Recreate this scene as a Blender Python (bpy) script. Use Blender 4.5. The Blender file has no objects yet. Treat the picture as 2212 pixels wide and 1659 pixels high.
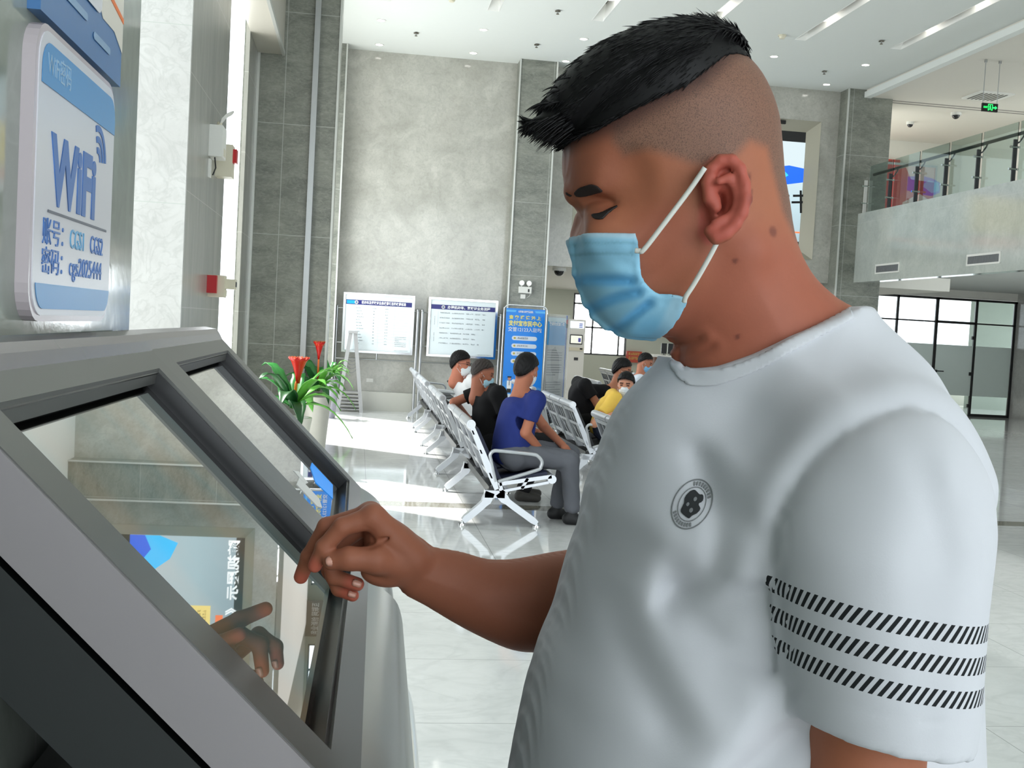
import bpy, bmesh, math, random
import numpy as np
from mathutils import Vector, Matrix, noise
SC = bpy.context.scene
COL = SC.collection
random.seed(7)
# ------------------------------------------------------------------ camera
F_PX, YAW, PITCH, ROLL, CAM_Z = 2426.24, 0.139169786, 0.0494254778, 0.0551111756, 1.48
_cy, _sy, _cp, _sp = math.cos(YAW), math.sin(YAW), math.cos(PITCH), math.sin(PITCH)
FWD = Vector((_sy*_cp, _cy*_cp, -_sp)); _r = Vector((_cy, -_sy, 0)); _u = _r.cross(FWD)
RIGHT = math.cos(ROLL)*_r + math.sin(ROLL)*_u
UP = -math.sin(ROLL)*_r + math.cos(ROLL)*_u
CAM = Vector((0, 0, CAM_Z))
cd = bpy.data.cameras.new('camera'); cam = bpy.data.objects.new('camera', cd); COL.objects.link(cam)
cd.sensor_fit = 'HORIZONTAL'; cd.sensor_width = 36; cd.lens = F_PX/2212*36; cd.clip_start = .02; cd.clip_end = 300
cam.matrix_world = Matrix.Translation(CAM) @ Matrix(((RIGHT.x, UP.x, -FWD.x), (RIGHT.y, UP.y, -FWD.y), (RIGHT.z, UP.z, -FWD.z))).to_4x4()
SC.camera = cam
# ------------------------------------------------------------------ world, exposure, window and fill light
w = bpy.data.worlds.new('world'); SC.world = w; w.use_nodes = True
w.node_tree.nodes['Background'].inputs[0].default_value = (.86, .94, 1, 1)
w.node_tree.nodes['Background'].inputs[1].default_value = 3.0
SC.view_settings.view_transform = 'Standard'; SC.view_settings.look = 'None'
SC.view_settings.gamma = 1; SC.view_settings.use_curve_mapping = False
SC.view_settings.exposure = 0.0
try:
    SC.cycles.max_bounces = 8; SC.cycles.diffuse_bounces = 4; SC.cycles.glossy_bounces = 4
    SC.cycles.transmission_bounces = 6; SC.cycles.sample_clamp_indirect = 6; SC.cycles.caustics_reflective = False
    SC.cycles.caustics_refractive = False
except Exception: pass
def area(name, loc, d, sx, sy, power, col=(1, 1, 1)):
    l = bpy.data.lights.new(name, 'AREA'); l.shape = 'RECTANGLE'; l.size = sx; l.size_y = sy
    l.energy = power; l.color = col
    o = bpy.data.objects.new(name, l); COL.objects.link(o); o.location = loc
    o.rotation_euler = Vector(d).to_track_quat('-Z', 'Y').to_euler(); return o
def sun(d, e, col, ang):
    l = bpy.data.lights.new('sun', 'SUN'); l.energy = e; l.angle = ang; l.color = col
    o = bpy.data.objects.new('sun', l); COL.objects.link(o); o.rotation_euler = Vector(d).to_track_quat('-Z', 'Y').to_euler()
sun((.42, -.33, -.84), 9.0, (1, .97, .92), .02)
# daylight panes at the windows, plus added fill panels rear, east and overhead
area('rear_fill_light', (4, -7.6, 3.2), (0, 1, -.05), 13, 5.2, 300, (.93, .97, 1))  # broad unseen panel added behind the camera as main fill
area('bay_window_light', (-3.6, 4.4, 2.6), (1, .15, -.1), 5, 4.4, 62, (1, 1, 1))
area('side_window_light', (-1.9, 10.85, 2.6), (1, 0, 0), 1.5, 4.8, 60, (1, 1, 1))
area('corner_window_light', (-1.9, 15.9, 2.6), (1, 0, 0), 4.6, 4.8, 150, (1, .99, .97))
area('lobby_window_light', (6.4, 29.6, 1.9), (0, -1, 0), 2.2, 2.0, 120)
area('lobby_ceiling_light', (4.6, 24, 2.54), (0, 0, -1), 6.5, 8.5, 110, (1, .99, .95))  # one broad panel added to brighten the lobby, in place of its ceiling lamps
area('undergallery_fill', (12, 17, 2.9), (0, 0, -1), 5, 12, 70, (.97, 1, .98))  # panel added to brighten the zone below the gallery
area('east_fill_light', (19.5, 12, 3.0), (-1, 0, 0), 10, 4.5, 110)  # unseen side panel added for fill from the right
area('gallery_window_light', (15.4, 15, 5.0), (-1, 0, -.1), 8, 1.6, 60, (1, 1, 1))
# ------------------------------------------------------------------ pixel -> world helpers (2212 x 1659 frame)
def ray(x, y): return FWD + RIGHT*((x-1106)/F_PX) - UP*((y-829.5)/F_PX)
def PY(x, y, Y): d = ray(x, y); return CAM + d*(Y/d.y)
def PX(x, y, X): d = ray(x, y); return CAM + d*(X/d.x)
def PZ(x, y, Z): d = ray(x, y); return CAM + d*((Z-CAM_Z)/d.z)
# ------------------------------------------------------------------ materials
def lin(c):
    return tuple(((v/255)/12.92 if v/255 <= .04045 else ((v/255+.055)/1.055)**2.4) for v in c)
MATS = {}
class NT:
    def __init__(s, m): s.t = m.node_tree; s.n = s.t.nodes; s.l = s.t.links; s.b = s.n['Principled BSDF']
    def new(s, typ, **k):
        x = s.n.new(typ)
        for a, b in k.items(): setattr(x, a, b)
        return x
    def link(s, a, b): s.l.new(a, b)
    def math(s, op, a, b=None, c=None):
        x = s.n.new('ShaderNodeMath'); x.operation = op
        for i, v in enumerate((a, b, c)):
            if v is None: continue
            if isinstance(v, (int, float)): x.inputs[i].default_value = v
            else: s.l.new(v, x.inputs[i])
        return x.outputs[0]
    def mix(s, f, a, b):
        x = s.n.new('ShaderNodeMix'); x.data_type = 'RGBA'
        for i, v in ((0, f), (6, a), (7, b)):
            if isinstance(v, (int, float)): x.inputs[i].default_value = v
            elif isinstance(v, tuple): x.inputs[i].default_value = (*v[:3], 1)
            else: s.l.new(v, x.inputs[i])
        return x.outputs[2]
    def ramp(s, f, stops):
        x = s.n.new('ShaderNodeValToRGB'); e = x.color_ramp.elements
        while len(e) < len(stops): e.new(.5)
        for i, (p, c) in enumerate(stops): e[i].position = p; e[i].color = (*c, 1) if isinstance(c, tuple) else (c, c, c, 1)
        s.l.new(f, x.inputs[0]); return x.outputs[0]
    def noise(s, scale, detail=4, rough=.55, vec=None, dist=0):
        x = s.n.new('ShaderNodeTexNoise'); x.inputs['Scale'].default_value = scale; x.inputs['Detail'].default_value = detail
        x.inputs['Roughness'].default_value = rough; x.inputs['Distortion'].default_value = dist
        if vec is not None: s.l.new(vec, x.inputs['Vector'])
        return x.outputs[0]
    def bump(s, h, strength=.2, dist=.01):
        x = s.n.new('ShaderNodeBump'); x.inputs['Strength'].default_value = strength; x.inputs['Distance'].default_value = dist
        s.l.new(h, x.inputs['Height']); s.l.new(x.outputs[0], s.b.inputs['Normal'])
def mat(name, rgb, rough=.5, metal=0, spec=.5, var=.06, vscale=20, bump=0, emit=None, estr=1, alpha=None, trans=0, coat=0, sss=0):
    if name in MATS: return MATS[name]
    m = bpy.data.materials.new(name); m.use_nodes = True; t = NT(m); b = t.b
    c = lin(rgb); co = t.new('ShaderNodeTexCoord')
    if var:
        n = t.noise(vscale, 4, .6, co.outputs['Object'])
        t.link(t.mix(n, tuple(max(0, v*(1-var*1.5)) for v in c), tuple(min(1, v*(1+var*1.5)) for v in c)), b.inputs['Base Color'])
    else: b.inputs['Base Color'].default_value = (*c, 1)
    b.inputs['Roughness'].default_value = rough; b.inputs['Metallic'].default_value = metal
    b.inputs['Specular IOR Level'].default_value = spec
    if coat: b.inputs['Coat Weight'].default_value = coat; b.inputs['Coat Roughness'].default_value = .05
    if bump: t.bump(t.noise(vscale*3, 5, .6, co.outputs['Object']), bump, .004)
    if emit: b.inputs['Emission Color'].default_value = (*lin(emit), 1); b.inputs['Emission Strength'].default_value = estr
    if trans: b.inputs['Transmission Weight'].default_value = trans; b.inputs['IOR'].default_value = 1.45
    if alpha is not None: b.inputs['Alpha'].default_value = alpha
    if sss: b.inputs['Subsurface Weight'].default_value = sss; b.inputs['Subsurface Radius'].default_value = (.012, .005, .003); b.inputs['Subsurface Scale'].default_value = 1
    MATS[name] = m; return m
def stone(name, axis, c1, c2, c3, rough=.12, tw=.8, th=.8, joint=(190, 190, 180), jw=.004, nscale=1.2, aniso=(1, 1, 1), bump=.08, bscale=5, off=(0, 0), coarse=.35, veins=.3, bdist=.01, offset=0., spec=.5):
    m = bpy.data.materials.new(name); m.use_nodes = True; t = NT(m)
    co = t.new('ShaderNodeTexCoord'); sep = t.new('ShaderNodeSeparateXYZ'); t.link(co.outputs['Object'], sep.inputs[0])
    ax = {'x': (1, 2), 'y': (0, 2), 'z': (0, 1)}[axis]
    cmb = t.new('ShaderNodeCombineXYZ')
    t.link(t.math('ADD', sep.outputs[ax[0]], off[0]), cmb.inputs[0]); t.link(t.math('ADD', sep.outputs[ax[1]], off[1]), cmb.inputs[1])
    br = t.new('ShaderNodeTexBrick'); t.link(cmb.outputs[0], br.inputs['Vector'])
    br.inputs['Scale'].default_value = 1; br.inputs['Brick Width'].default_value = tw; br.inputs['Row Height'].default_value = th
    br.inputs['Mortar Size'].default_value = jw; br.inputs['Mortar Smooth'].default_value = 0; br.offset = offset; br.squash = 1
    mp = t.new('ShaderNodeMapping'); t.link(co.outputs['Object'], mp.inputs[0]); mp.inputs['Scale'].default_value = aniso
    n1 = t.noise(nscale, 7, .62, mp.outputs[0], .6); n2 = t.noise(nscale*6, 6, .65, mp.outputs[0], 1.2); n3 = t.noise(nscale*2.2, 3, .5, mp.outputs[0], 2.5)
    col = t.mix(t.ramp(n1, [(.32, 0.), (.68, 1.)]), lin(c1), lin(c2))
    col = t.mix(t.math('MULTIPLY', t.ramp(n2, [(.45, 0.), (.75, 1.)]), coarse), col, lin(c3))
    vein = t.ramp(n3, [(.44, 0.), (.5, 1.), (.56, 0.)])
    col = t.mix(t.math('MULTIPLY', vein, veins), col, lin(c3))
    col = t.mix(t.math('MULTIPLY', br.outputs['Fac'], .8), col, lin(joint))
    t.link(col, t.b.inputs['Base Color']); t.b.inputs['Roughness'].default_value = rough; t.b.inputs['Specular IOR Level'].default_value = spec
    h = t.math('ADD', t.noise(bscale, 3, .55, co.outputs['Object']), t.math('MULTIPLY', br.outputs['Fac'], -.6))
    h = t.math('ADD', h, t.math('MULTIPLY', n2, .35))
    t.bump(h, bump, bdist); MATS[name] = m; return m
# ------------------------------------------------------------------ object helpers
def tag(o, label=None, cat=None, group=None, kind=None):
    for k, v in (('label', label), ('category', cat), ('group', group), ('kind', kind)):
        if v: o[k] = v
    return o
def thing(name, loc, label, cat, group=None):
    o = bpy.data.objects.new(name, None); COL.objects.link(o); o.location = loc; o.empty_display_size = .1
    return tag(o, label, cat, group)
def link(name, me, parent=None, m=None, smooth=False, org=None):
    """me holds world coordinates; shift it to the parent's origin (or org)"""
    o = bpy.data.objects.new(name, me); COL.objects.link(o)
    base = Vector((0, 0, 0))
    if parent is not None:
        p = parent
        while p is not None: base += Vector(p.location); p = p.parent
        o.parent = parent
    elif org is not None: base = Vector(org); o.location = base
    if base.length: me.transform(Matrix.Translation(-base))
    if m is not None:
        me.materials.clear()
        for x in (m if isinstance(m, (list, tuple)) else [m]): me.materials.append(x)
    if smooth:
        me.polygons.foreach_set('use_smooth', [True]*len(me.polygons))
    return o
class B:
    def __init__(s): s.bm = bmesh.new()
    def _v(s, pts): return [s.bm.verts.new(p) for p in pts]
    def face(s, pts):
        try: return s.bm.faces.new(s._v(pts))
        except ValueError: return None
    def box(s, x0, x1, y0, y1, z0, z1):
        v = s._v([(x, y, z) for x in (x0, x1) for y in (y0, y1) for z in (z0, z1)])
        for f in ((0, 1, 3, 2), (4, 6, 7, 5), (0, 4, 5, 1), (2, 3, 7, 6), (0, 2, 6, 4), (1, 5, 7, 3)): s.bm.faces.new([v[i] for i in f])
        return s
    def hexa(s, p):   # 8 points: bottom 4 ccw, top 4 ccw
        v = s._v(p)
        for f in ((3, 2, 1, 0), (4, 5, 6, 7), (0, 1, 5, 4), (1, 2, 6, 5), (2, 3, 7, 6), (3, 0, 4, 7)): s.bm.faces.new([v[i] for i in f])
        return s
    def loft(s, rings, cap=True, closed=True):
        rv = [s._v(r) for r in rings]; n = len(rv[0])
        for a, b in zip(rv, rv[1:]):
            for i in range(n if closed else n-1):
                j = (i+1) % n; s.bm.faces.new((a[i], a[j], b[j], b[i]))
        if cap and closed: s.bm.faces.new(rv[0][::-1]); s.bm.faces.new(rv[-1])
        return s
    def tube(s, path, r, seg=10, cap=True, flat=1):
        P = [Vector(p) for p in path]; n = len(P); rr = r if isinstance(r, (list, tuple)) else [r]*n
        t0 = (P[1]-P[0]).normalized(); a = Vector((0, 0, 1)) if abs(t0.z) < .9 else Vector((1, 0, 0))
        u = t0.cross(a).normalized(); rings = []
        for i in range(n):
            t = ((P[min(i+1, n-1)]-P[i]).normalized() + (P[i]-P[max(i-1, 0)]).normalized())
            t = t.normalized() if t.length > 1e-6 else t0
            u = (u - t*u.dot(t)).normalized(); v = t.cross(u)
            rings.append([P[i] + (u*math.cos(2*math.pi*k/seg) + v*flat*math.sin(2*math.pi*k/seg))*rr[i] for k in range(seg)])
        return s.loft(rings, cap)
    def cyl(s, p, q, r, seg=16, r2=None): return s.tube([p, q], [r, r if r2 is None else r2], seg)
    def sph(s, c, r, seg=12, sc=(1, 1, 1)):
        bmesh.ops.create_uvsphere(s.bm, u_segments=seg, v_segments=max(6, seg*2//3), radius=r, matrix=Matrix.Translation(c) @ Matrix.Diagonal((*sc, 1))); return s
    def prism(s, pts, d):   # planar outline pts extruded by vector d
        d = Vector(d); a = s._v(pts); b = s._v([Vector(p)+d for p in pts]); n = len(a)
        s.bm.faces.new(a[::-1]); s.bm.faces.new(b)
        for i in range(n): j = (i+1) % n; s.bm.faces.new((a[i], a[j], b[j], b[i]))
        return s
    def mesh(s, name='m', fix=True):
        if fix: bmesh.ops.recalc_face_normals(s.bm, faces=s.bm.faces)
        me = bpy.data.meshes.new(name); s.bm.to_mesh(me); s.bm.free(); return me
    def obj(s, name, m, parent=None, smooth=False, org=None, bevel=0, auto=False):
        if bevel:
            bmesh.ops.bevel(s.bm, geom=[e for e in s.bm.edges if e.is_manifold and e.calc_face_angle(0) > .5], offset=bevel, segments=2, profile=.5, affect='EDGES')
        me = s.mesh(name)
        o = link(name, me, parent, m, smooth, org)
        if auto:
            me.polygons.foreach_set('use_smooth', [True]*len(me.polygons)); me.set_sharp_from_angle(angle=.7)
        return o
def struct(o): o['kind'] = 'structure'; return o
def bounds_org(b):
    vs = [v.co for v in b.bm.verts]; return ((min(v.x for v in vs)+max(v.x for v in vs))/2, (min(v.y for v in vs)+max(v.y for v in vs))/2, min(v.z for v in vs))
FONT = bpy.data.fonts.load('<builtin>') if '<builtin>' in bpy.data.fonts else None
def text(s, size, o, right, up, width=None, align='CENTER', bold=0, out=None, depth=0.0006):
    """a mesh of real lettering lying in the plane (right, up) at o"""
    cu = bpy.data.curves.new('t', 'FONT'); cu.body = s; cu.size = size; cu.align_x = align; cu.align_y = 'CENTER'; cu.offset = bold; cu.extrude = depth
    cu.resolution_u = 3
    ob = bpy.data.objects.new('t', cu); COL.objects.link(ob)
    dg = bpy.context.evaluated_depsgraph_get(); me = bpy.data.meshes.new_from_object(ob.evaluated_get(dg))
    COL.objects.unlink(ob); bpy.data.objects.remove(ob)
    right, up = Vector(right).normalized(), Vector(up).normalized(); n = right.cross(up)
    k = 1
    if width and len(me.vertices):
        xs = [v.co.x for v in me.vertices]; k = width/(max(xs)-min(xs))
    M = Matrix.Translation(o) @ Matrix(((right.x, up.x, n.x), (right.y, up.y, n.y), (right.z, up.z, n.z))).to_4x4() @ Matrix.Diagonal((k, 1, 1, 1))
    me.transform(M)
    if out is not None: out.bm.from_mesh(me); return out
    return me
# ------------------------------------------------------------------ organic shapes: distance fields -> smooth meshes
f32 = np.float32
class Field:
    def __init__(s, lo, hi, res):
        s.lo = np.array(lo, float); s.res = res; n = np.ceil((np.array(hi)-s.lo)/res).astype(int)+1
        s.n = n; s.F = np.full(n, 9., f32); s.ax = [(s.lo[i]+np.arange(n[i])*res).astype(f32) for i in range(3)]
    def sl(s, lo, hi):
        a = [max(0, int((lo[i]-s.lo[i])/s.res)) for i in range(3)]; b = [min(s.n[i], int((hi[i]-s.lo[i])/s.res)+2) for i in range(3)]
        if any(b[i] <= a[i] for i in range(3)): return None, None
        S = tuple(slice(a[i], b[i]) for i in range(3))
        return S, (s.ax[0][S[0]][:, None, None], s.ax[1][S[1]][None, :, None], s.ax[2][S[2]][None, None, :])
    def op(s, fn, lo, hi, k=.01, mode='u'):
        S, G = s.sl(lo, hi)
        if S is None: return s
        v = fn(*G); A = s.F[S]
        if mode == 'u': s.F[S] = smin(A, v, k)
        elif mode == 's': s.F[S] = -smin(-A, v, k)
        return s
    def cap(s, a, b, ra, rb=None, k=.01, mode='u', flat=None):
        rb = ra if rb is None else rb; a = np.array(a, float); b = np.array(b, float); m = max(ra, rb)*(1.6 if flat is None else 2.2)+k+3*s.res
        lo = np.minimum(a, b)-m; hi = np.maximum(a, b)+m; d = b-a; L = max(d@d, 1e-9)
        def fn(x, y, z):
            px, py, pz = x-a[0], y-a[1], z-a[2]
            t = np.clip((px*d[0]+py*d[1]+pz*d[2])/L, 0, 1)
            qx, qy, qz = px-t*d[0], py-t*d[1], pz-t*d[2]
            if flat is not None:   # flat = (unit axis, scale): thinner along the axis
                ax_, sc = flat; dd = qx*ax_[0]+qy*ax_[1]+qz*ax_[2]; q2 = qx*qx+qy*qy+qz*qz-dd*dd
                return (np.sqrt(q2+(dd/sc)**2)-(ra+(rb-ra)*t))*min(1, sc)
            return np.sqrt(qx*qx+qy*qy+qz*qz)-(ra+(rb-ra)*t)
        return s.op(fn, lo, hi, k, mode)
    def ell(s, c, r, k=.01, mode='u', R=None):
        c = np.array(c, float); r = np.array(r, float); m = r.max()+k+3*s.res
        def fn(x, y, z):
            X, Y, Z = x-c[0], y-c[1], z-c[2]
            if R is not None:
                X, Y, Z = R[0][0]*X+R[0][1]*Y+R[0][2]*Z, R[1][0]*X+R[1][1]*Y+R[1][2]*Z, R[2][0]*X+R[2][1]*Y+R[2][2]*Z
            k0 = np.sqrt((X/r[0])**2+(Y/r[1])**2+(Z/r[2])**2); k1 = np.sqrt((X/r[0]**2)**2+(Y/r[1]**2)**2+(Z/r[2]**2)**2)+1e-6
            return k0*(k0-1)/k1
        return s.op(fn, c-m, c+m, k, mode)
    def chain(s, pts, rs, k=.008):
        for i in range(len(pts)-1): s.cap(pts[i], pts[i+1], rs[i], rs[i+1], k)
        return s
    def mesh(s, name='m', smooth=1):
        V, Q = nets(s.F, s.lo, s.res)
        return npmesh(name, V, Q, smooth)
def smin(a, b, k):
    h = np.clip(.5+.5*(b-a)/k, 0, 1); return (b*(1-h)+a*h-k*h*(1-h)).astype(f32)
def nets(F, lo, res):
    S = F < 0
    n = np.zeros([d-1 for d in F.shape], np.uint8)
    for i in (0, 1):
        for j in (0, 1):
            for k in (0, 1): n += S[i:F.shape[0]-1+i, j:F.shape[1]-1+j, k:F.shape[2]-1+k]
    idx = np.argwhere((n > 0) & (n < 8))
    pos = np.zeros((len(idx), 3)); cnt = np.zeros(len(idx))
    cs = [(i, j, k) for i in (0, 1) for j in (0, 1) for k in (0, 1)]
    vals = {c: F[idx[:, 0]+c[0], idx[:, 1]+c[1], idx[:, 2]+c[2]] for c in cs}
    for a in cs:
        for ax in range(3):
            if a[ax]: continue
            b = list(a); b[ax] = 1; b = tuple(b); va, vb = vals[a], vals[b]; m = (va < 0) != (vb < 0)
            t = va[m]/(va[m]-vb[m]); p = np.tile(np.array(a, float), (m.sum(), 1)); p[:, ax] += t
            pos[m] += p; cnt[m] += 1
    V = (idx+pos/cnt[:, None])*res+lo
    idm = np.full(n.shape, -1, np.int32); idm[tuple(idx.T)] = np.arange(len(idx))
    Q = []
    for ax in range(3):
        o = [q for q in range(3) if q != ax]
        A = np.take(S, range(S.shape[ax]-1), ax); Bq = np.take(S, range(1, S.shape[ax]), ax); e = np.argwhere(A != Bq)
        e = e[(e[:, o[0]] > 0) & (e[:, o[1]] > 0) & (e[:, o[0]] < S.shape[o[0]]-1) & (e[:, o[1]] < S.shape[o[1]]-1)]
        def g(d0, d1):
            q = e.copy(); q[:, o[0]] += d0; q[:, o[1]] += d1; return idm[tuple(q.T)]
        quad = np.stack([g(-1, -1), g(0, -1), g(0, 0), g(-1, 0)], 1)
        ins = S[tuple(e.T)]; flip = ~ins if ax != 1 else ins
        quad[flip] = quad[flip][:, ::-1]; Q.append(quad)
    Q = np.concatenate(Q); Q = Q[(Q >= 0).all(1)]
    return V, Q
def relax(V, Q, it):
    e = np.concatenate([Q[:, [0, 1]], Q[:, [1, 2]], Q[:, [2, 3]], Q[:, [3, 0]]]); e = np.concatenate([e, e[:, ::-1]])
    c = np.bincount(e[:, 0], minlength=len(V)).clip(1)
    for _ in range(it):
        for lam in (.5, -.52):
            s = np.stack([np.bincount(e[:, 0], V[e[:, 1], i], minlength=len(V)) for i in range(3)], 1)/c[:, None]; V = V+lam*(s-V)
    return V
def npmesh(name, V, Q, smooth=1):
    if smooth: V = relax(V, Q, smooth)
    me = bpy.data.meshes.new(name); me.vertices.add(len(V)); me.vertices.foreach_set('co', V.astype(f32).ravel())
    me.loops.add(Q.size); me.loops.foreach_set('vertex_index', Q.astype(np.int32).ravel())
    me.polygons.add(len(Q)); me.polygons.foreach_set('loop_start', np.arange(0, Q.size, 4, dtype=np.int32))
    try: me.polygons.foreach_set('loop_total', np.full(len(Q), 4, np.int32))
    except Exception: pass
    me.update(calc_edges=True); me.polygons.foreach_set('use_smooth', np.ones(len(Q), bool)); return me
def verts(me):
    a = np.empty(len(me.vertices)*3, f32); me.vertices.foreach_get('co', a); return a.reshape(-1, 3)
def setcol(me, name, rgb):
    at = me.color_attributes.new(name, 'FLOAT_COLOR', 'POINT'); c = np.ones((len(me.vertices), 4), f32); c[:, :3] = rgb; at.data.foreach_set('color', c.ravel())
def setval(me, name, v):
    at = me.attributes.new(name, 'FLOAT', 'POINT'); at.data.foreach_set('value', np.ascontiguousarray(v, f32))
def join(*ms):
    bm = bmesh.new()
    for m in ms: bm.from_mesh(m)
    out = bpy.data.meshes.new('j'); bm.to_mesh(out); bm.free(); return out
def seg2(x, z, P, closed=False):
    """distance to a polyline in the plane"""
    d = np.full(np.broadcast(x, z).shape, 9., f32); n = len(P)
    for i in range(n if closed else n-1):
        (ax, az), (bx, bz) = P[i], P[(i+1) % n]; dx, dz = bx-ax, bz-az
        t = np.clip(((x-ax)*dx+(z-az)*dz)/max(dx*dx+dz*dz, 1e-12), 0, 1)
        d = np.minimum(d, np.hypot(x-ax-t*dx, z-az-t*dz))
    return d
def inside2(x, z, P):
    c = np.zeros(np.broadcast(x, z).shape, bool); n = len(P)
    for i in range(n):
        (ax, az), (bx, bz) = P[i], P[(i+1) % n]
        if az == bz: continue
        c ^= ((az > z) != (bz > z)) & (x < (bx-ax)*(z-az)/(bz-az)+ax)
    return c
def spl(P, n=6, closed=True):
    """Catmull-Rom through the points"""
    P = [np.array(p, float) for p in P]; m = len(P); out = []
    for i in range(m if closed else m-1):
        g = lambda q: P[q % m] if closed else P[max(0, min(m-1, q))]
        p0, p1, p2, p3 = g(i-1), g(i), g(i+1), g(i+2)
        for j in range(n):
            t = j/n; out.append(.5*((2*p1)+(-p0+p2)*t+(2*p0-5*p1+4*p2-p3)*t*t+(-p0+3*p1-3*p2+p3)*t**3))
    if not closed: out.append(P[-1])
    return out
def w2(pts, Y):   # traced outline -> (x, z) metres in the plane at depth Y
    out = []
    for p in pts:
        q = PY(p[0], p[1], Y); out.append((q.x, q.z))
    return out
def sd2(x, z, P): d = seg2(x, z, P, True); return np.where(inside2(x, z, P), -d, d)
def puff(sd, W, R, p=2.2):
    """half thickness from the distance to the outline"""
    t = np.clip(-sd/R, 0, 1); return W*(1-(1-t)**p)**(1/p)
def idw(x, z, ctrl, s=.03):
    n = 0; d = 0
    for (cx, cz), v in ctrl:
        wgt = 1/((x-cx)**2+(z-cz)**2+s*s)**1.5; n = n+wgt*v; d = d+wgt
    return n/d
# ------------------------------------------------------------------ the hall
CH = 5.88
M_floor = stone('floor_marble', 'z', (218, 220, 218), (236, 237, 235), (176, 180, 178), rough=.05, tw=.8, th=.8, joint=(150, 152, 150), jw=.002, nscale=.9, aniso=(.85, 1.15, 1), bump=.02, bscale=1.1, off=(.655, .7), coarse=.22, veins=.16, bdist=.02)
M_wall = stone('grey_wall_tile', 'y', (164, 163, 154), (190, 189, 180), (140, 140, 132), rough=.1, tw=.8, th=.8, joint=(172, 172, 164), jw=.003, nscale=2.2, bump=.1, bscale=3.2, off=(.37, .48), coarse=.45, veins=.1, bdist=.012)
M_wallx = stone('grey_wall_tile_side', 'x', (140, 141, 134), (162, 162, 154), (124, 126, 120), rough=.22, tw=1.2, th=.8, joint=(178, 178, 170), jw=.003, nscale=1.6, aniso=(1, 3, .4), bump=.06, bscale=1.4, off=(0, .1), coarse=.35, veins=.1)
M_slate = stone('dark_slate_tile', 'y', (96, 99, 91), (132, 134, 124), (158, 161, 150), rough=.28, tw=1.3, th=1.2, joint=(170, 172, 165), jw=.004, nscale=2.6, aniso=(.8, 1, 1.9), bump=.35, bscale=5, off=(.9, .04), coarse=.4, veins=.22, bdist=.015)
M_marble = stone('pale_marble', 'y', (190, 189, 185), (206, 206, 202), (164, 165, 160), rough=.2, tw=1.6, th=1.2, joint=(180, 186, 178), jw=.003, nscale=1.8, bump=.05, off=(.2, .2), coarse=.3, veins=.3)
M_plast = mat('white_plaster', (222, 226, 222), .75, var=.01)
M_plast2 = mat('warm_plaster', (228, 226, 218), .75, var=.01)
M_lobby = mat('lobby_wall', (196, 199, 184), .5, var=.03, vscale=3)
M_parap = stone('parapet_tile', 'x', (170, 176, 170), (192, 197, 190), (150, 156, 150), rough=.12, tw=.8, th=1.2, joint=(196, 200, 194), jw=.002, nscale=1.5, bump=.07, bscale=2.2, coarse=.35, veins=.12)
M_chrome = mat('chrome', (210, 212, 212), .12, 1, var=0)
M_steel = mat('brushed_steel', (170, 172, 172), .28, 1, var=.03)
M_trim = mat('pale_metal_trim', (196, 198, 192), .3, .3, var=0)
M_black = mat('black_metal', (22, 22, 22), .35, .2, var=0)
M_dark = mat('dark_plastic', (26, 27, 28), .35, var=0)
M_white = mat('white_plastic', (224, 224, 218), .4, var=.01)
M_cream = mat('cream_plastic', (214, 208, 186), .45, var=.01)
M_red = mat('red_plastic', (178, 14, 24), .35, var=0)
M_sky = mat('sky_glow', (255, 255, 255), .5, var=0, emit=(255, 255, 255), estr=2.4)
def wbox(name, m, *b): q = B().box(*b); return struct(q.obj(name, m, org=((b[0]+b[1])/2, (b[2]+b[3])/2, b[4])))
def origin0(o):      # stone patterns are laid in world metres: keep the origin at 0
    o.data.transform(Matrix.Translation(o.location)); o.location = (0, 0, 0); return o
def sbox(name, m, *b): return origin0(wbox(name, m, *b))
sbox('floor', M_floor, -5, 19, -8, 30.2, -.2, 0)
M_band = stone('floor_band', 'z', (132, 130, 118), (150, 148, 136), (118, 116, 106), rough=.06, tw=.8, th=4, joint=(110, 110, 100), jw=.002, nscale=3, bump=.02)
sbox('trim_1', M_band, -5, 19, 9.03, 9.27, -.01, .001)
M_line = mat('floor_joint', (120, 120, 112), .3, var=0)
# ceiling with its light slots
SLOT_X = [.17, 1.66, 3.15, 4.66, 6.15, 7.62]; hw = .085
cb = B()
for (y0, y1, cut) in ((-8, .5, 0), (.5, 7.3, 1), (7.3, 9, 0), (9, 15.82, 1), (15.82, 18.9, 0)):
    if not cut: cb.box(-1.35, 8.42, y0, y1, CH, CH+.3)
    else:
        e = [-1.35] + [v for x in SLOT_X for v in (x-hw, x+hw)] + [8.42]
        for a, b in zip(e[::2], e[1::2]): cb.box(a, b, y0, y1, CH, CH+.3)
origin0(struct(cb.obj('ceiling', M_plast, org=(3, 5, CH))))
M_slotw = mat('slot_white', (235, 236, 232), .35, var=0)
M_slotd = mat('slot_dark', (96, 92, 84), .4, var=0)
M_lamp = mat('lamp_glow', (255, 252, 245), .4, var=0, emit=(255, 250, 242), estr=14)
M_strip = mat('strip_glow', (255, 252, 245), .4, var=0, emit=(255, 250, 242), estr=5)
n = 0
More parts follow.
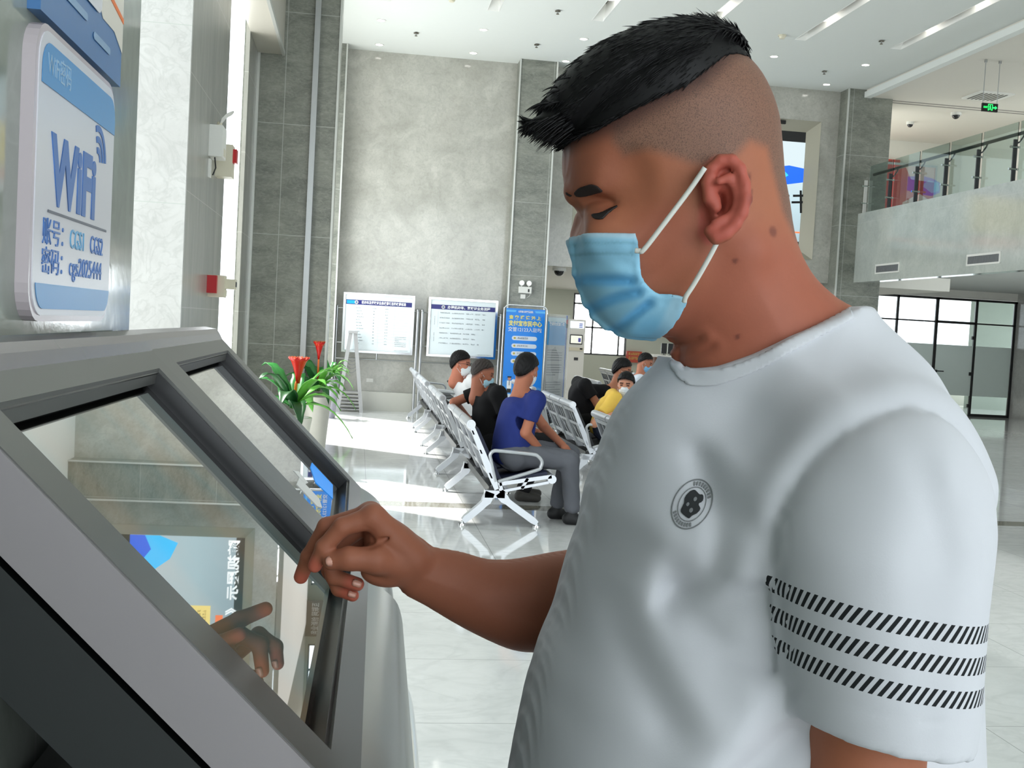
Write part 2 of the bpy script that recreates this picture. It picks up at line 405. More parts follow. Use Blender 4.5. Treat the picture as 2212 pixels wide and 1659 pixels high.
for (y0, y1) in ((9, 15.82), (.5, 7.3)):
    for i, x in enumerate(SLOT_X):
        nm = ('furthest left', 'above the two notice boards', 'above the pillar with the blue poster', 'just behind the hair of the man', 'above the back of his head', 'nearest the gallery edge')[i]
        t = thing('recessed_light_slot', (x, (y0+y1)/2, CH), ('long recessed ceiling light slot over the hall, ' if y0 > 5 else 'long recessed ceiling light slot overhead near the kiosks, ')+nm, 'ceiling light')
        b = B(); b.box(x-hw, x-hw+.006, y0, y1, CH-.004, CH+.22); b.box(x+hw-.006, x+hw, y0, y1, CH-.004, CH+.22)
        b.box(x-hw+.006, x+hw-.006, y0, y0+.006, CH-.004, CH+.22); b.prism([(x-hw+.006, y1, CH-.004), (x-hw+.006, y1-.16, CH+.2), (x-hw+.006, y1, CH+.2)], (2*hw-.012, 0, 0))
        b.obj('channel', M_slotw, t)
        B().box(x-hw+.006, x+hw-.006, y0+.006, y1-.15, CH+.2, CH+.22).obj('reflector', M_slotd, t)
        for j in range(5):
            yy = y1-.85-j*1.28
            l = B().cyl((x, yy, CH+.06), (x, yy, CH+.2), .06, 14, .04).obj('lamp', M_strip, t, auto=True)
# downlights
P_DL = []
for j, y in enumerate((18.32, 16.85, 8.2, 6.7, -.6)):
    for i, x in enumerate((.13, 1.64, 3.16, 4.65, 6.15, 7.64)):
        P_DL.append((x, y))
dl = thing('downlight', (P_DL[0][0], P_DL[0][1], CH), 'small round recessed downlight glowing in the white hall ceiling', 'ceiling light', 'downlights in the hall ceiling')
b = B(); n_ = 20
b.loft([[(P_DL[0][0]+r*math.cos(2*math.pi*k/n_), P_DL[0][1]+r*math.sin(2*math.pi*k/n_), z) for k in range(n_)] for r, z in ((.075, CH-.001), (.075, CH-.006), (.055, CH-.006), (.055, CH-.001))], cap=False)
ring = b.obj('rim', M_white, dl, auto=True)
gl = B().cyl((P_DL[0][0], P_DL[0][1], CH-.005), (P_DL[0][0], P_DL[0][1], CH-.001), .054, 20).obj('lamp', M_lamp, dl)
def dup(root, loc, label=None, rz=None, group=None):
    r = root.copy(); COL.objects.link(r); r.location = loc
    if rz is not None: r.rotation_euler = (0, 0, rz)
    if label: r['label'] = label
    if group: r['group'] = group
    for ch in root.children:
        c = ch.copy(); COL.objects.link(c); c.parent = r
        for g in ch.children: d = g.copy(); COL.objects.link(d); d.parent = c
    return r
for (x, y) in P_DL[1:]: dup(dl, (x, y, CH))
# sprinklers, detectors
def sprinkler(x, y, z, label='small brass sprinkler head under the white hall ceiling', group='sprinklers in the hall ceiling'):
    t = thing('sprinkler', (x, y, z), label, 'sprinkler', group)
    B().cyl((x, y, z), (x, y, z-.05), .012, 8).obj('pipe', M_steel, t); B().cyl((x, y, z-.012), (x, y, z-.018), .04, 12).cyl((x, y, z-.05), (x, y, z-.056), .022, 10).obj('deflector', mat('brass', (120, 112, 96), .4, .8, var=0), t)
    return t
sp = sprinkler(.67, 17.36, CH)
for (x, y) in ((2.52, 15.49), (2.53, 17.4), (7.22, 17.44), (7.22, 15.45)): dup(sp, (x, y, CH))
for (x, y, l) in ((1.05, 15.4, 'cream round smoke detector above the left notice board'), (5.82, 15.67, 'cream round smoke detector above the head of the man')):
    t = thing('smoke_detector', (x, y, CH), l, 'smoke detector'); B().cyl((x, y, CH), (x, y, CH-.015), .06, 16).obj('base', M_cream, t); B().cyl((x, y, CH-.015), (x, y, CH-.05), .05, 16, .035).obj('sensor', M_cream, t, auto=True)
# left side
sbox('wall_left', stone('near_wall_tile', 'x', (118, 126, 118), (144, 150, 141), (156, 162, 154), rough=.1, tw=1.2, th=1.2, joint=(150, 152, 146), jw=.003, nscale=1.5, bump=.06, coarse=.3, veins=.2), -1.35, -.31, -8, 1.6, 0, CH)
sbox('wall_left', M_wallx, -4, -1.2, 7.97, 10.04, 0, CH)
sbox('wall_left', M_marble, -4, -1.2, 7.93, 7.97, 0, CH)
sbox('wall_left', M_wallx, -1.24, -1.2, 11.67, 12.57, 0, CH)
sbox('wall_left', M_wallx, -1.35, -1.2, 10.04, 11.67, 5.3, CH)
sbox('wall_left', M_wallx, -1.35, -1.2, 13.35, 18.5, 4.7, CH)
sbox('wall_left', M_wallx, -1.35, -1.2, 1.6, 7.93, 5.2, CH)
sbox('ceiling', M_plast, -4.2, -1.35, 1.6, 8, 5.2, 5.4)
sbox('wall_left', M_marble, -4.2, -1.35, 1.4, 1.6, 0, 5.2)
for z in (0, 4.9): sbox('wall_left', M_marble, -4.2, -4, 1.6, 8, z, z+(.5 if z == 0 else .3))
sbox('trim_2', mat('soffit_panel', (186, 182, 170), .35, var=.02), -1.2, -.93, 8, 12.57, 4.3, CH)
sbox('trim_3', M_trim, -.945, -.915, 8, 12.56, 4.285, 4.33)
sbox('wall_pillar', M_slate, -1.35, -.33, 12.57, 13.35, 0, CH)
sbox('trim_4', M_trim, -1.2, -1.175, 12.545, 12.57, 0, 4.3)
sbox('trim_5', M_trim, -.345, -.322, 12.55, 12.575, 0, CH)
struct(B().box(-.61, -.55, 12.5, 12.568, 0, CH).obj('trim_6', M_steel, org=(-.58, 12.53, 0)))
# back wall
sbox('wall_back', M_wall, -.37, 2.43, 18.78, 19, 0, CH)
sbox('wall_back', M_slate, -1.35, -.37, 18.45, 19, 0, CH)
sbox('trim_7', M_trim, -.385, -.36, 18.43, 18.455, 0, CH)
sbox('wall_back', M_slate, 2.43, 3.05, 18.42, 19, 0, CH)
sbox('trim_8', M_trim, 2.42, 2.445, 18.4, 18.425, 0, CH); sbox('trim_9', M_trim, 3.03, 3.055, 18.4, 18.425, 0, CH)
sbox('wall_pillar', M_slate, 8.1, 8.9, 18.45, 19.4, 0, CH)
sbox('trim_10', M_trim, 8.09, 8.115, 18.43, 18.455, 0, CH)
# LED wall recess
LX0, LX1, LZ0, LZ1 = 3.5, 7.78, 2.96, 5.34
sbox('wall_back', M_wall, 3.05, LX0, 18.78, 19, 2.57, CH); sbox('wall_back', M_wall, LX1, 8.1, 18.78, 19, 2.57, CH)
sbox('wall_back', M_wall, LX0, LX1, 18.78, 19, 2.57, LZ0); sbox('wall_back', M_wall, LX0, LX1, 18.78, 19, LZ1, CH)
sbox('trim_11', mat('curb_tile', (188, 188, 178), .15, var=.03, vscale=6), -.37, 2.43, 18.62, 18.78, 0, .31)
# lobby beyond the opening
sbox('ceiling', M_plast2, 0, 10.5, 19, 29.2, 2.57, 2.8)
def wallwin(name, m, x0, x1, z0, z1, y, holes, th=.2):
    xs = sorted({x0, x1, *[h[0] for h in holes], *[h[1] for h in holes]}); b = B()
    for a, c in zip(xs, xs[1:]):
        hs = sorted([(h[2], h[3]) for h in holes if h[0] <= a and h[1] >= c]); z = z0
        for (p, q) in hs:
            if p > z: b.box(a, c, y, y+th, z, p)
            z = q
        if z < z1: b.box(a, c, y, y+th, z, z1)
    return origin0(struct(b.obj(name, m, org=((x0+x1)/2, y, z0))))
wallwin('wall_far', M_lobby, 0, 10.5, 0, 2.8, 29.0, [(5.57, 7.05, .9, 2.5), (8.6, 10, .9, 2.5)])
def window(name, x0, x1, y, zs, xs, bar=.05):
    b = B()
    for z in zs: b.box(x0, x1, y, y+.06, z-bar/2, z+bar/2)
    for x in xs: b.box(x-bar/2, x+bar/2, y, y+.06, zs[0], zs[-1])
    o = struct(b.obj(name, mat('grey_frame', (92, 92, 92), .4, var=0), org=((x0+x1)/2, y, zs[0])))
    g = B().box(x0, x1, y+.025, y+.03, zs[0], zs[-1]).obj('pane', mat('clear_glass', (240, 245, 245), .02, var=0, trans=1), o); return o
window('window_1', 5.57, 7.05, 29.03, (.92, 1.62, 2.23, 2.48), (5.6, 6.12, 6.84, 7.02), .045)
window('window_2', 8.6, 10, 29.03, (.92, 1.62, 2.23, 2.48), (8.63, 9.3, 9.97), .045)
sbox('wall_left', M_lobby, 0, .2, 19, 29, 0, 2.6)
# gallery (second floor) on the right
sbox('wall_parapet', M_parap, 8.42, 8.6, 2, 18.45, 2.59, 3.77)
sbox('ceiling', M_plast, 8.6, 15.44, -8, 24.8, 2.95, 3.3)
sbox('ceiling', mat('gallery_ceiling', (214, 210, 200), .7, var=.01), 8.42, 16, -8, 22.2, 5.76, 6.1)
sbox('trim_12', M_plast, 8.38, 8.5, -8, 18.44, 5.74, 5.84)
sbox('trim_13', mat('groove', (150, 146, 140), .6, var=0), 8.9, 12.2, 18.52, 18.56, 5.752, 5.765)
sbox('trim_14', MATS['groove'], 8.9, 12.2, 18.68, 18.72, 5.752, 5.765)
wallwin('wall_far', M_plast2, 8.42, 15.44, 3.3, 5.9, 22.0, [])
def wallwin_y(name, m, y0, y1, z0, z1, x, holes, th=.2):
    o = wallwin(name, m, y0, y1, z0, z1, x, holes, th); me = o.data
    me.transform(Matrix(((0, 1, 0, 0), (1, 0, 0, 0), (0, 0, 1, 0), (0, 0, 0, 1)))); me.flip_normals(); return o
wallwin_y('wall_right', M_plast2, 5, 22, 3.3, 5.9, 12.2, [(12.0, 15.4, 3.4, 5.55), (15.7, 18.9, 3.4, 5.55)])
wallwin_y('wall_right', M_marble, -8, 24.8, 0, 3.3, 15.44, [(8, 16, .4, 2.8)])
# glazed partition
M_frost = mat('frosted_film', (222, 232, 226), .6, var=0, trans=.35)
M_glass = mat('clear_glass', (240, 245, 245), .02, var=0, trans=1)
sbox('wall_far', M_plast2, 8.9, 15.44, 24.8, 25, 2.77, 3)
def barbox(b, x0, x1, z0, z1, y=24.8, d=.05): b.box(x0, x1, y-d/2, y+d/2, z0, z1)
b = B(); PXS = [10.3, 12.85, 13.42, 14.43, 15.42]
barbox(b, 10.3, 15.44, 2.71, 2.76)
for (a, c) in ((10.3, 13.4), (14.45, 15.42)): barbox(b, a, c, 2.17, 2.205)
for x, wd in ((10.32, .05), (12.45, .05), (13.43, .07), (14.42, .06), (15.4, .06)): barbox(b, x-wd/2, x+wd/2, 0, 2.76)
barbox(b, 14.45, 15.4, 0, .06); barbox(b, 10.3, 13.4, 0, .06); barbox(b, 13.43, 14.42, 2.16, 2.22)
pt = struct(b.obj('window_3', M_black, org=(12.9, 24.8, 0)))
for (a, c) in ((10.35, 12.42), (12.48, 13.39), (14.46, 15.36)):
    B().box(a, c, 24.795, 24.8, .07, 2.16).obj('pane', M_glass, pt); B().box(a, c, 24.785, 24.79, .48, 1.66).obj('frosting', M_frost, pt)
for (a, c) in ((10.35, 12.42), (12.48, 13.39), (13.47, 14.38), (14.46, 15.36)): B().box(a, c, 24.795, 24.8, 2.22, 2.7).obj('pane', M_glass, pt)
b = B(); b.box(13.47, 14.39, 24.79, 24.8, .03, 2.15); dr = struct(b.obj('door_1', M_glass, org=(13.93, 24.8, 0)))
B().box(13.47, 14.39, 24.78, 24.785, .48, 1.66).obj('frosting', M_frost, dr)
B().box(13.45, 13.5, 24.72, 24.785, 1.0, 1.06).box(13.45, 13.66, 24.71, 24.73, 1.02, 1.045).obj('door_handle', M_black, dr)
for z in (.25, 1.0, 1.85): B().box(14.33, 14.41, 24.74, 24.785, z-.04, z+.04).obj('door_hinge', M_black, dr)
# room beyond the partition
sbox('wall_far', M_plast2, 10.3, 19, 30, 30.2, 0, 1.2); sbox('wall_far', mat('outer_pier', (150, 160, 148), .6, var=.03), 13.4, 14.4, 29.9, 30.2, 0, 3.2)
sbox('wall_far', MATS['outer_pier'], 16.4, 19, 28.2, 28.5, 0, 3.2); sbox('ceiling', M_plast2, 10.5, 19, 25, 30.2, 2.95, 3.1)
sbox('wall_right', M_lobby, 10.3, 10.5, 19.4, 29.2, 0, 2.6) if False else None
# glass railing along the gallery
RY = [18.4, 17.5, 16.62, 15.74, 14.87, 13.98, 13.1, 12.2]
for i, y in enumerate(RY):
    t = thing('railing_post', (8.5, y, 3.77), ('pale short railing post against the grey pillar' if i == 0 else 'dark gallery railing post, %s from the grey pillar' % ('first second third fourth fifth sixth seventh eighth'.split()[i])), 'railing post', 'posts of the gallery railing')
    mm = M_white if i == 0 else mat('post_metal', (74, 74, 76), .35, .7, var=0)
    h = 4.34
    B().box(8.475, 8.525, y-.012, y+.012, 3.77, h).obj('post', mm, t)
    if i: B().tube([(8.5, y, h-.06), (8.56, y, h-.03), (8.61, y, h+.04), (8.63, y, 4.43)], .012, 8).obj('bracket', mm, t, auto=True)
    for z in (3.95, 4.24): B().cyl((8.43, y, z), (8.57, y, z), .016, 8).obj('clamp', M_chrome, t)
M_rglass = mat('railing_glass', (205, 222, 218), .02, var=0, trans=1)
for i, (a, c) in enumerate(zip(RY, RY[1:])):
    o = B().box(8.545, 8.553, c+.03, a-.03, 3.8, 4.58).obj('glass_sheet', M_rglass, org=(8.55, (a+c)/2, 3.8))
    tag(o, 'clear glass railing sheet on the gallery edge, %s from the grey pillar' % ('first second third fourth fifth sixth seventh'.split()[i]), 'glass sheet', 'glass panes of the gallery railing')
o = B().cyl((8.63, 11.8, 4.445), (8.63, 18.38, 4.445), .025, 14).obj('handrail', mat('rail_metal', (66, 70, 68), .3, .6, var=0), org=(8.63, 15, 4.42), auto=True)
tag(o, 'long dark round handrail along the glass gallery railing', 'handrail')
# vents in the parapet
for (y0, y1, l) in ((16.82, 17.61, 'white framed air grille low on the gallery parapet nearest the pillar'), (14.0, 14.8, 'white framed air grille low on the gallery parapet at right')):
    t = thing('air_vent', (8.42, (y0+y1)/2, 2.71), l, 'air vent')
    b = B(); b.box(8.405, 8.42, y0-.02, y1+.02, 2.83, 2.86).box(8.405, 8.42, y0-.02, y1+.02, 2.7, 2.725).box(8.405, 8.42, y0-.02, y0+.01, 2.725, 2.83).box(8.405, 8.42, y1-.01, y1+.02, 2.725, 2.83); b.obj('frame', M_white, t)
    b = B(); b.box(8.416, 8.42, y0+.01, y1-.01, 2.725, 2.83)
    for k in range(26): yy = y0+.02+k*(y1-y0-.04)/25; b.box(8.408, 8.416, yy-.005, yy+.005, 2.725, 2.83)
    b.obj('grille', mat('vent_grey', (128, 130, 132), .5, var=.02), t)
# things under the gallery ceiling
ex = thing('exit_sign', (9.0, 15.5, 5.0), 'green lit exit sign with running figure hanging over the gallery', 'exit sign')
a = PY(2122, 222, 15.5); c = PY(2154, 243, 15.5)
B().box(a.x, c.x, 15.49, 15.52, c.z, a.z).obj('housing', M_black, ex)
M_green = mat('green_glow', (40, 255, 110), .4, var=0, emit=(40, 255, 110), estr=1.6)
W, H = c.x-a.x, a.z-c.z; ox, oz = a.x, c.z; b = B(); yy = 15.487
def q2(pts): b.prism([(ox+W*u, yy, oz+H*v) for u, v in pts], (0, .002, 0))
q2([(.68, .42), (.82, .42), (.82, .28), (.95, .5), (.82, .72), (.82, .58), (.68, .58)])
for r in ((.36, .84, .66, .9), (.36, .14, .4, .84), (.62, .14, .66, .84)): q2([(r[0], r[1]), (r[2], r[1]), (r[2], r[3]), (r[0], r[3])])
q2([(.47, .68), (.53, .68), (.53, .78), (.47, .78)]); q2([(.44, .62), (.53, .66), (.55, .42), (.48, .38)]); q2([(.48, .4), (.54, .4), (.6, .16), (.56, .16)]); q2([(.47, .4), (.5, .36), (.44, .16), (.4, .2)])
b.obj('pictogram', M_green, ex)
link('lettering', text('EXIT', H*.3, (ox+W*.2, yy, oz+H*.5), (1, 0, 0), (0, 0, 1), W*.26, bold=.001), ex, M_green)
for xx in (a.x+.01, c.x-.01): B().cyl((xx, 15.505, a.z), (xx, 15.505, 5.76), .006, 8).cyl((xx, 15.505, 5.72), (xx, 15.505, 5.76), .022, 10).obj('hanging_rod', M_steel, ex)
t = thing('air_diffuser', (10.1, 17.6, 5.75), 'square slatted ceiling diffuser behind the hanging exit sign', 'air vent')
b = B(); b.box(9.85, 10.45, 17.3, 17.9, 5.735, 5.76); b.obj('frame', M_white, t); b = B()
for k in range(7): b.box(9.91+k*.07, 9.94+k*.07, 17.36, 17.84, 5.73, 5.736)
b.obj('slats', mat('slat_dark', (90, 90, 86), .5, var=0), t)
def dome(x, y, z, label, r=.07):
    t = thing('security_camera', (x, y, z), label, 'security camera'); B().cyl((x, y, z), (x, y, z-.05), r, 18).obj('base', M_white, t); B().sph((x, y, z-.05), r*.75, 16).obj('dome', mat('smoked_dome', (30, 30, 32), .08, var=0), t, smooth=True)
p = PZ(2065, 248, 5.72); dome(p.x, p.y, 5.76, 'white dome camera with dark eye under the gallery ceiling', .09)
p = PZ(1966, 268, 5.72); dome(p.x, p.y, 5.76, 'small dome camera near the pillar under the gallery ceiling', .07)
dome(3.42, 19.3, 2.57, 'dark dome camera on the low lobby ceiling right of the pillar', .12)
t = sprinkler(9.3, 13.6, 5.76, 'sprinkler head under the gallery ceiling left of the exit sign', None)
# red framed picture on the gallery wall
pic = thing('framed_picture', (10.9, 21.96, 4.3), 'tall red and grey framed picture on the gallery wall', 'picture')
B().box(10.4, 11.66, 21.93, 21.99, 4.1, 5.3).obj('frame', mat('silver_frame', (178, 186, 190), .35, .3, var=0), pic)
M_pic = mat('picture_red', (178, 74, 74), .5, var=0); b = B(); b.box(10.45, 11.61, 21.922, 21.93, 4.15, 5.25); b.obj('print', M_pic, pic)
b = B()
for pts in ([(10.95, 4.15), (11.6, 4.15), (11.6, 4.55), (11.3, 4.7), (10.95, 4.5)], [(10.95, 5.25), (11.6, 5.25), (11.6, 4.95), (11.1, 4.98)]): b.prism([(x, 21.918, z) for x, z in pts], (0, .004, 0))
b.obj('print_panel', mat('picture_grey', (206, 184, 182), .5, var=0), pic)
red = B().box(9.9, 10.85, 21.95, 21.99, 4.2, 5.36).obj('wall_poster', mat('poster_red', (186, 62, 52), .5, var=0), org=(10.3, 21.97, 4.2)); tag(red, 'plain red panel on the gallery wall beside the pillar', 'poster')
# ------------------------------------------------------------------ waiting benches (backs towards -X, seats facing +X)
M_bench = mat('bench_silver', (196, 199, 203), .32, .55, var=.01)
M_navy = mat('navy_pad', (24, 30, 58), .55, var=.06)
M_bpad = mat('black_pad', (22, 23, 27), .55, var=.06)
def rbar(b, pts, wd, y0, y1):
    """flat bar of width wd following pts (x, z), between y0 and y1"""
    P = [Vector((p[0], p[1])) for p in pts]; L, Rr = [], []
    ws = wd if isinstance(wd, (list, tuple)) else [wd]*len(P)
    for i, p in enumerate(P):
        t = (P[min(i+1, len(P)-1)]-P[max(i-1, 0)]).normalized(); nn = Vector((-t.y, t.x))*ws[i]/2; L.append(p+nn); Rr.append(p-nn)
    rings = [[(l.x, y0, l.y), (r.x, y0, r.y), (r.x, y1, r.y), (l.x, y1, l.y)] for l, r in zip(L, Rr)]
    b.loft(rings); return b
BT, BB = (-.205, .455), (0, .02)      # top of back, foot of back, measured from the hub
def make_bench(pad):
    t = thing('waiting_bench', (0, 0, 0), 'x', 'bench', 'steel waiting benches in rows')
    hz = .302
    B().box(-.045, .045, .04, 1.76, hz-.06, hz-.005).obj('beam', M_black, t, bevel=.008)
    for y in (.04, 1.70):
        b = B(); yc0, yc1 = y-.02, y+.05
        rbar(b, spl([(-.035, hz-.045), (-.075, .17), (-.225, .035)], 5, False), [.07]*5+[.05]*5+[.034], yc0, yc1)
        rbar(b, spl([(.035, hz-.045), (.1, .19), (.33, .035)], 5, False), [.07]*5+[.05]*5+[.034], yc0, yc1)
        b.box(-.075, .075, yc0, yc1, hz-.085, hz-.03); b.obj('leg', M_bench, t, auto=True)
        for x in (-.228, .333): B().cyl((x, y+.015, .034), (x, y+.015, .012), .012, 10).cyl((x, y+.015, .014), (x, y+.015, 0), .028, 16, .03).obj('foot', M_chrome, t, auto=True)
        b = B(); b.prism([(-.06, y-.012, hz-.04), (.09, y-.012, hz-.04), (.02, y-.012, hz+.055)], (0, .05, 0)); b.obj('hub', M_black, t)
    for k in range(3):
        y0, y1 = .02+k*.6, .58+k*.6
        s = B()   # seat
        for yy in (y0, y1-.025):
            rbar(s, [(.03, hz+.02), (.42, hz+.09)], [.03, .028], yy, yy+.025); rbar(s, [(.05, hz-.035), (.40, hz+.045)], [.02, .02], yy, yy+.025)
            rbar(s, [(.03, hz+.03), (.05, hz-.04)], .03, yy, yy+.025); rbar(s, [(.2, hz-.01), (.24, hz+.07)], .022, yy, yy+.025)
        s.cyl((.425, y0, hz+.068), (.425, y1, hz+.068), .033, 14)
        for q in range(4): x = .1+q*.08; s.box(x, x+.05, y0+.02, y1-.02, hz+.03+x*.15-.006, hz+.03+x*.15)
        s.obj('seat', M_bench, t, auto=True)
        v = B()   # back
        for yy in (y0, y1-.03): rbar(v, [(.015, hz-.02), (-.05, hz+.12), (BT[0]+.01, hz+BT[1]-.02)], [.04, .05, .035], yy, yy+.03)
        for q in range(1, 4):
            yy = y0+q*(y1-y0)/4-.018; rbar(v, [(.0, hz+.04), (-.19, hz+.44)], [.02, .014], yy, yy+.026+.006*(q == 2))
        for q, (za, zb) in enumerate(((.06, .1), (.24, .27), (.38, .41))):
            f = lambda z: -.008-.47*(z-.02)
            v.prism([(f(za)-.008, y0, hz+za), (f(za)+.004, y0, hz+za), (f(zb)+.004, y0, hz+zb), (f(zb)-.008, y0, hz+zb)], (0, y1-y0, 0))
        for q in range(2):      # slanting braces of the cut-out pattern
            ya = y0+.05+q*.28; rbar_p = [(-.05, hz+.1), (-.12, hz+.25)]
            v.hexa([(-.047, ya, hz+.1), (-.037, ya, hz+.1), (-.037, ya+.04, hz+.1), (-.047, ya+.04, hz+.1), (-.12, ya+.16, hz+.26), (-.11, ya+.16, hz+.26), (-.11, ya+.2, hz+.26), (-.12, ya+.2, hz+.26)])
        v.obj('backrest', M_bench, t, auto=True)
        r = B(); r.cyl((BT[0], y0-.005, hz+BT[1]), (BT[0], y1+.005, hz+BT[1]), .034, 18).obj('top_roll', M_bench, t, auto=True)
        for yy, s_ in ((y0-.008, -1), (y1+.004, 1)): B().cyl((BT[0], yy, hz+BT[1]), (BT[0], yy+.004, hz+BT[1]), .024, 16).obj('roll_cap', M_steel, t)
        if pad:
            p = B(); rbar(p, [(.03, hz+.05), (-.01, hz+.13), (-.155, hz+.42)], [.03, .035, .025], y0+.035, y1-.035); p.obj('back_pad', pad, t, auto=True)
            p = B(); rbar(p, [(.05, hz+.045), (.39, hz+.105)], .03, y0+.03, y1-.03); p.obj('seat_pad', pad, t, auto=True)
    for y in (.03, 1.77):
        path = [(.0, .035), (-.045, .20), (-.05, .235), (-.03, .26), (.02, .265), (.26, .25), (.31, .235), (.34, .2), (.335, .16), (.30, .13), (.02, .035)]
        P = spl([(a+.0, 0, hz+c) for a, c in path], 4, False)
        B().tube([(p[0], y, p[2]) for p in P], .014, 8).obj('armrest', M_bench, t, auto=True)
    return t
HX = 1.069
bench_a = make_bench(M_navy); bench_b = make_bench(M_bpad)
spots = [(HX, 8.2, 'silver waiting bench nearest the camera, with the man in blue on it', 0), (HX, 11.0, 'silver waiting bench behind the nearest one, holding the man in white', 1),
  (HX, 13.5, 'silver waiting bench, third of the left row counted towards the wall', 1), (HX, 15.75, 'silver waiting bench at the wall end of the left row', 1),
  (HX+1.284, 8.1, 'silver waiting bench hidden mostly behind the standing man', 1), (HX+1.284, 10.9, 'silver waiting bench of the woman in yellow', 1),
  (HX+1.284, 13.4, 'silver waiting bench of the second row beside the man in blue', 1),
  (HX+2.62, 13.3, 'silver waiting bench of the third row, behind the woman in yellow', 1), (HX+2.62, 15.8, 'silver waiting bench of the third row near the plastic wrapped stand', 1),
  (HX+4.0, 20.3, 'grey waiting bench under the low lobby ceiling, left of two', 1), (HX+5.0, 20.2, 'grey waiting bench under the low lobby ceiling, right of two', 1)]
used = {0: False, 1: False}
for x, y, l, k in spots:
    src = (bench_a, bench_b)[k]
    if not used[k]: src.location = (x, y, 0); src['label'] = l; used[k] = True
    else: dup(src, (x, y, 0), l)
# ------------------------------------------------------------------ notice boards on steel posts
M_board = mat('board_white', (214, 224, 226), .25, var=0)
M_navyb = mat('header_navy', (16, 18, 104), .3, var=0)
M_ink = mat('ink', (96, 104, 112), .5, var=0)
M_wink = mat('white_ink', (238, 240, 240), .4, var=0)
M_cyan = mat('header_cyan', (0, 150, 215), .3, var=0)
def ticks(b, x0, x1, z, h, y, n, gap=.35, rnd=random):
    """a line of unreadably small writing"""
    wd = (x1-x0)/n
    for i in range(n):
        a = x0+i*wd
        for (u0, v0, u1, v1) in ((0, .8, 1, 1), (.35, 0, .5, 1), (0, .35, 1, .5), (0, 0, .15, .5), (.8, 0, 1, .45)):
            if rnd.random() < .75: b.box(a+wd*(1-gap)*u0, a+wd*(1-gap)*u1, y, y+.0015, z+h*v0, z+h*v1)
def board(x0, x1, z0, z1, y, label, head, style):
    t = thing('notice_board', ((x0+x1)/2, y, 0), label, 'notice board')
    B().box(x0, x1, y, y+.03, z0, z1).obj('panel', M_board, t)
    f = B(); w_ = .035
    f.box(x0-w_, x1+w_, y-.015, y+.035, z1, z1+w_).box(x0-w_, x1+w_, y-.015, y+.035, z0-w_, z0).box(x0-w_, x0, y-.015, y+.035, z0, z1).box(x1, x1+w_, y-.015, y+.035, z0, z1)
    f.obj('frame', M_chrome, t, bevel=.006)
    zh = z1-.155
    B().box(x0+.01, x1-.01, y-.004, y, zh, zh+.075).obj('header_band', M_navyb, t)
    if style == 0: B().box(x0+.02, x0+.15, y-.006, y-.003, zh+.01, zh+.065).obj('header_patch', M_cyan, t)
    W = x1-x0; lx = x0+W*(.22 if style else .19)
    e = thing_part = B(); e.cyl((lx-.03, y-.008, zh+.037), (lx-.03, y-.003, zh+.037), .03, 18).obj('emblem', mat('emblem_pale', (205, 200, 190), .4, var=0), t)
    B().cyl((lx-.03, y-.0095, zh+.037), (lx-.03, y-.008, zh+.037), .017, 14).obj('emblem_center', mat('emblem_blue', (90, 110, 150) if not style else (180, 120, 80), .4, var=0), t)
    link('header_lettering', text(head, .055, (lx+(x1-lx)*.47, y-.006, zh+.036), (1, 0, 0), (0, 0, 1), (x1-lx)*.84 if style else (x1-lx)*.82, bold=.0012), t, M_wink)
    b = B(); ln = B()
    if style == 0:
        for r in range(13):
            z = zh-.06-r*.048
            if r > 0: ln.box(x0+W*.46, x1-.06, y-.0015, y, z+.036, z+.0375)
            ticks(b, x0+.17+.01*(r % 4), x0+.25+.02*((r*5) % 4), z, .014, y-.002, 4+(r*5) % 3); ticks(b, x0+W*.42-.02*(r == 0), x0+W*.42+.03+.02*(r == 0), z, .016, y-.002, 1 if r > 0 and r < 9 else 3); ticks(b, x0+W*.6, x0+W*.6+.05, z, .014, y-.002, 3)
        for r in range(6): ticks(b, x0+W*.76, x0+W*(.93-.1*(r == 2)), z1-.66-r*.03, .012, y-.002, 12)
        for xx in (.5, .74): ln.box(x0+W*xx, x0+W*xx+.0015, y-.0015, y, z0+.06, zh-.03)
    else:
        for r in range(7):
            z = zh-.065-r*.083; x = x0+.16
            for q in range(5 if r < 4 else 4 if r < 6 else 5):
                n_ = (10, 12, 7, 5, 3)[q]-(r > 3); x2 = x+n_*.0165
                if x2 > x1-.03: break
                ticks(b, x, x2, z, .018, y-.002, n_); x = x2+.035
        for zc in (zh-.13, zh-.4):
            for q in range(8): ticks(b, x0+.07, x0+.085, zc-q*.018, .012, y-.002, 1)
        ln.box(x0+.125, x0+.127, y-.0015, y, zh-.3, zh-.03)
    ticks(b, x1-.26, x1-.04, z0+.02, .01, y-.002, 16)
    b.obj('small_lettering', M_ink, t); ln.obj('table_lines', mat('pale_line', (170, 186, 192), .5, var=0), t)
    for s_, px in ((-1, x0-.13), (1, x1+.095)):
        B().cyl((px, y+.02, 0), (px, y+.02, 1.68), .022, 14).sph((px, y+.02, 1.69), .028, 12).obj('post', M_steel, t, auto=True)
        for z in (z1-.22, z0+.12): B().cyl((px, y+.02, z), (x0-w_ if s_ < 0 else x1+w_, y+.02, z), .012, 10).obj('bracket', M_steel, t)
    B().cyl((x0-.13, y+.02, z0-.14), (x1+.095, y+.02, z0-.14), .012, 10).obj('cross_rail', M_steel, t)
    B().cyl(((x0+x1)/2, y+.02, z0-.14), ((x0+x1)/2, y+.02, z0-w_), .012, 10).obj('support', M_steel, t)
board(-.21, .875, .985, 1.885, 18.5, 'framed white notice board with a price table, left of two', '机动车及驾驶证业务收费项目和收费标准', 0)
board(1.175, 2.25, .985, 1.885, 18.5, 'framed white notice board of office procedures, right of two', '办理机动车、驾驶证业务流程', 1)
